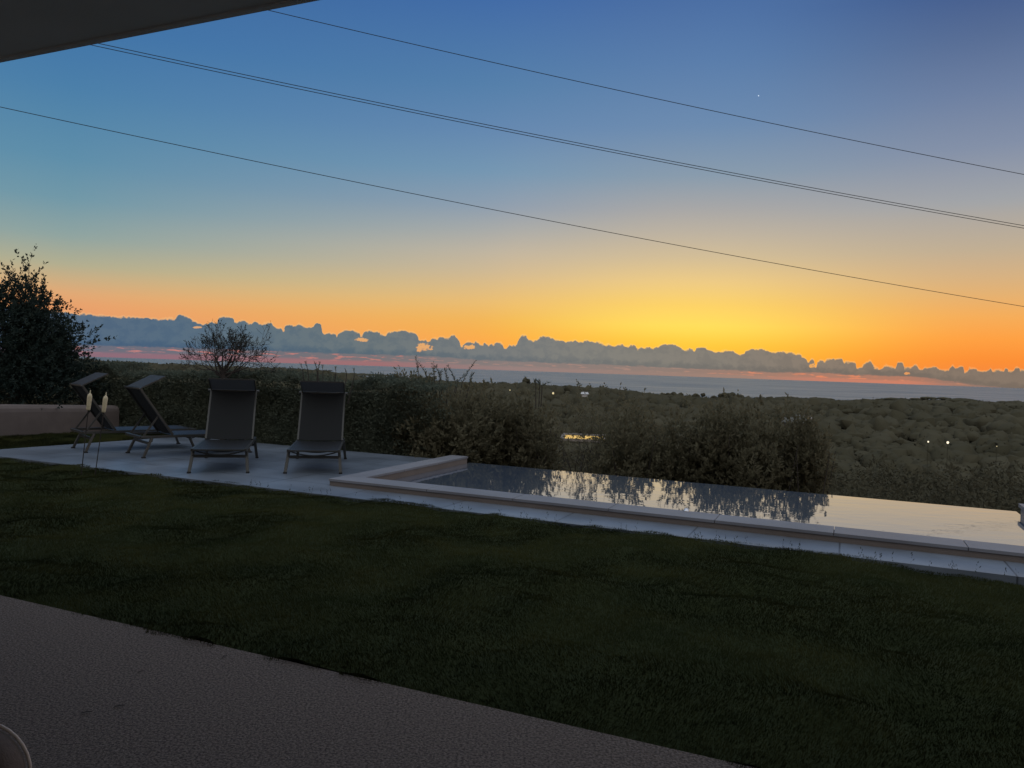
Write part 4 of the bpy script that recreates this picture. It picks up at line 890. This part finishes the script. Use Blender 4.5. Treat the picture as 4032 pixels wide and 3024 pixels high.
# ---------------------------------------------------------------- things far down the slope
def lamp(az_, el_, d_, rad, lab, m='lamp_glow', drop=None):
    p = AE(az_, el_, d_); gz = float(ground_z(az_, d_)); root = empty('garden_lamp', (p.x, p.y, min(gz, p.z-.5)))
    h = p.z-root.location.z; b = MB(); b.tube([(0, 0, 0), (0, 0, h-rad*1.2)], [.022, .018], 5); b.build('pole', M['wood_far'], root)
    g = MB(); g.lathe([(.01, h-rad*1.2), (rad*.8, h-rad*.8), (rad, h), (rad*.7, h+rad*.7), (.01, h+rad)], 10); g.build('lamp_globe', M[m], root, smooth=True)
    c = MB(); c.lathe([(rad*1.2, h+rad*1.0), (rad*.3, h+rad*1.5)], 10); c.build('lamp_cap', M['frame'], root)
    return tag(root, lab, 'lamp', 'lit lamps in the dark valley')
lamp(28.558, -3.915, 58, .050, 'lit lamp in the dark valley, left of the bright pair on the right')
lamp(29.673, -3.879, 58, .075, 'brightest lit lamp in the dark valley, right of the pair')
lamp(32.365, -3.907, 58, .025, 'faint tiny lamp in the valley near the right edge', 'lamp_glow_dim')
lamp(3.085, -1.785, 150, .20, 'warm yellow lamp among trees left of the small white house', 'lamp_glow_dim')
lamp(-0.136, -1.669, 150, .10, 'faint lamp just below the sea near the middle of the skyline', 'lamp_glow_dim')
lamp(-11.26, -1.564, 60, .05, 'tiny lamp right of the upright backrest nearest the pool', 'lamp_glow_dim')
M['dim_glass'] = mat('dim_glass', (0.10, 0.10, 0.09), 0.3)
M['dim_wall'] = mat('dim_wall', (0.12, 0.12, 0.10), 0.85)
def house(az_, el_, d_, w, dp, h, mw, mr, lab, rot):
    p = AE(az_, el_, d_); root = empty('farmhouse', (p.x, p.y, p.z-h), rot)
    b = MB(); b.box((0, 0, h/2-.2), (w, dp, h+.4)); b.build('wall', M[mw], root)
    b = MB(); o_ = .3; b.add([(-w/2-o_, -dp/2-o_, h), (w/2+o_, -dp/2-o_, h), (w/2+o_, dp/2+o_, h), (-w/2-o_, dp/2+o_, h), (-w/2, 0, h+dp*.2), (w/2, 0, h+dp*.2)], [(0, 1, 5, 4), (2, 3, 4, 5), (0, 4, 3), (1, 2, 5), (0, 3, 2, 1)]); b.build('roof', M[mr], root)
    for k in (-1, 1):
        b = MB(); b.box((k*w*.25, -dp/2-.01, h*.55), (w*.10, .06, h*.28)); b.build('window', M['dim_glass'], root)
    return tag(root, lab, 'house')
house(5.42, -1.76, 150, 1.1, 2.0, .12, 'white', 'white', 'tiny white house among the trees below the skyline', -.1)
house(20.25, -3.1, 92, 2.2, 4, .25, 'dim_wall', 'dim_wall', 'low dim farmhouse half hidden on the wooded slope', -.35)
# lower pools of the neighbours
def low_pool(az_, el_, d_, w, l, lab, rot=0.0):
    p = AE(az_, el_, d_); root = empty('neighbour_pool', (p.x, p.y, p.z), rot)
    b = MB()
    for c_, s_ in (((0, -l/2-.2, 0), (w+.8, .4, 1.5)), ((0, l/2+.2, 0), (w+.8, .4, 1.5)), ((-w/2-.2, 0, 0), (.4, l, 1.5)), ((w/2+.2, 0, 0), (.4, l, 1.5))): b.box(c_, (s_[0], s_[1], .3))
    b.build('rim', M['pale_house'], root)
    b = MB(); b.box((0, 0, -.9), (w+.7, l+.7, 1.4)); b.build('basin', M['earth'], root)
    b = MB(); b.add([(-w/2, -l/2, .05), (w/2, -l/2, .05), (w/2, l/2, .05), (-w/2, l/2, .05)], [(0, 1, 2, 3)]); b.build('water', M['pool_water'], root)
    return tag(root, lab, 'pool')
low_pool(5.5, -5.0, 96, 4.9, 7.2, 'bright lower pool glinting through the open dark bush', R(-5.5))
low_pool(21.05, -2.82, 118, 1.0, 5, 'thin sliver of a distant pool beside the dim farmhouse', R(-21))
# sea marks: tiny boat far out
bp = AE(-28.2, -0.52, 6800); bo = empty('fishing_boat', (bp.x, bp.y, SEA), .4); tag(bo, 'tiny fishing boat out on the sea at the left', 'boat')
b = MB(); b.add([(-14, -4, 0), (12, -4, 0), (20, 0, 0), (12, 4, 0), (-14, 4, 0), (-15, -5, 6), (13, -5, 6), (24, 0, 8), (13, 5, 6), (-15, 5, 6)], [(0, 1, 6, 5), (1, 2, 7, 6), (2, 3, 8, 7), (3, 4, 9, 8), (4, 0, 5, 9), (5, 6, 7, 8, 9), (0, 4, 3, 2, 1)]); b.build('hull', M['frame'], bo)
b = MB(); b.box((-5, 0, 9), (9, 6, 7)); b.build('cabin', M['pale_house'], bo)
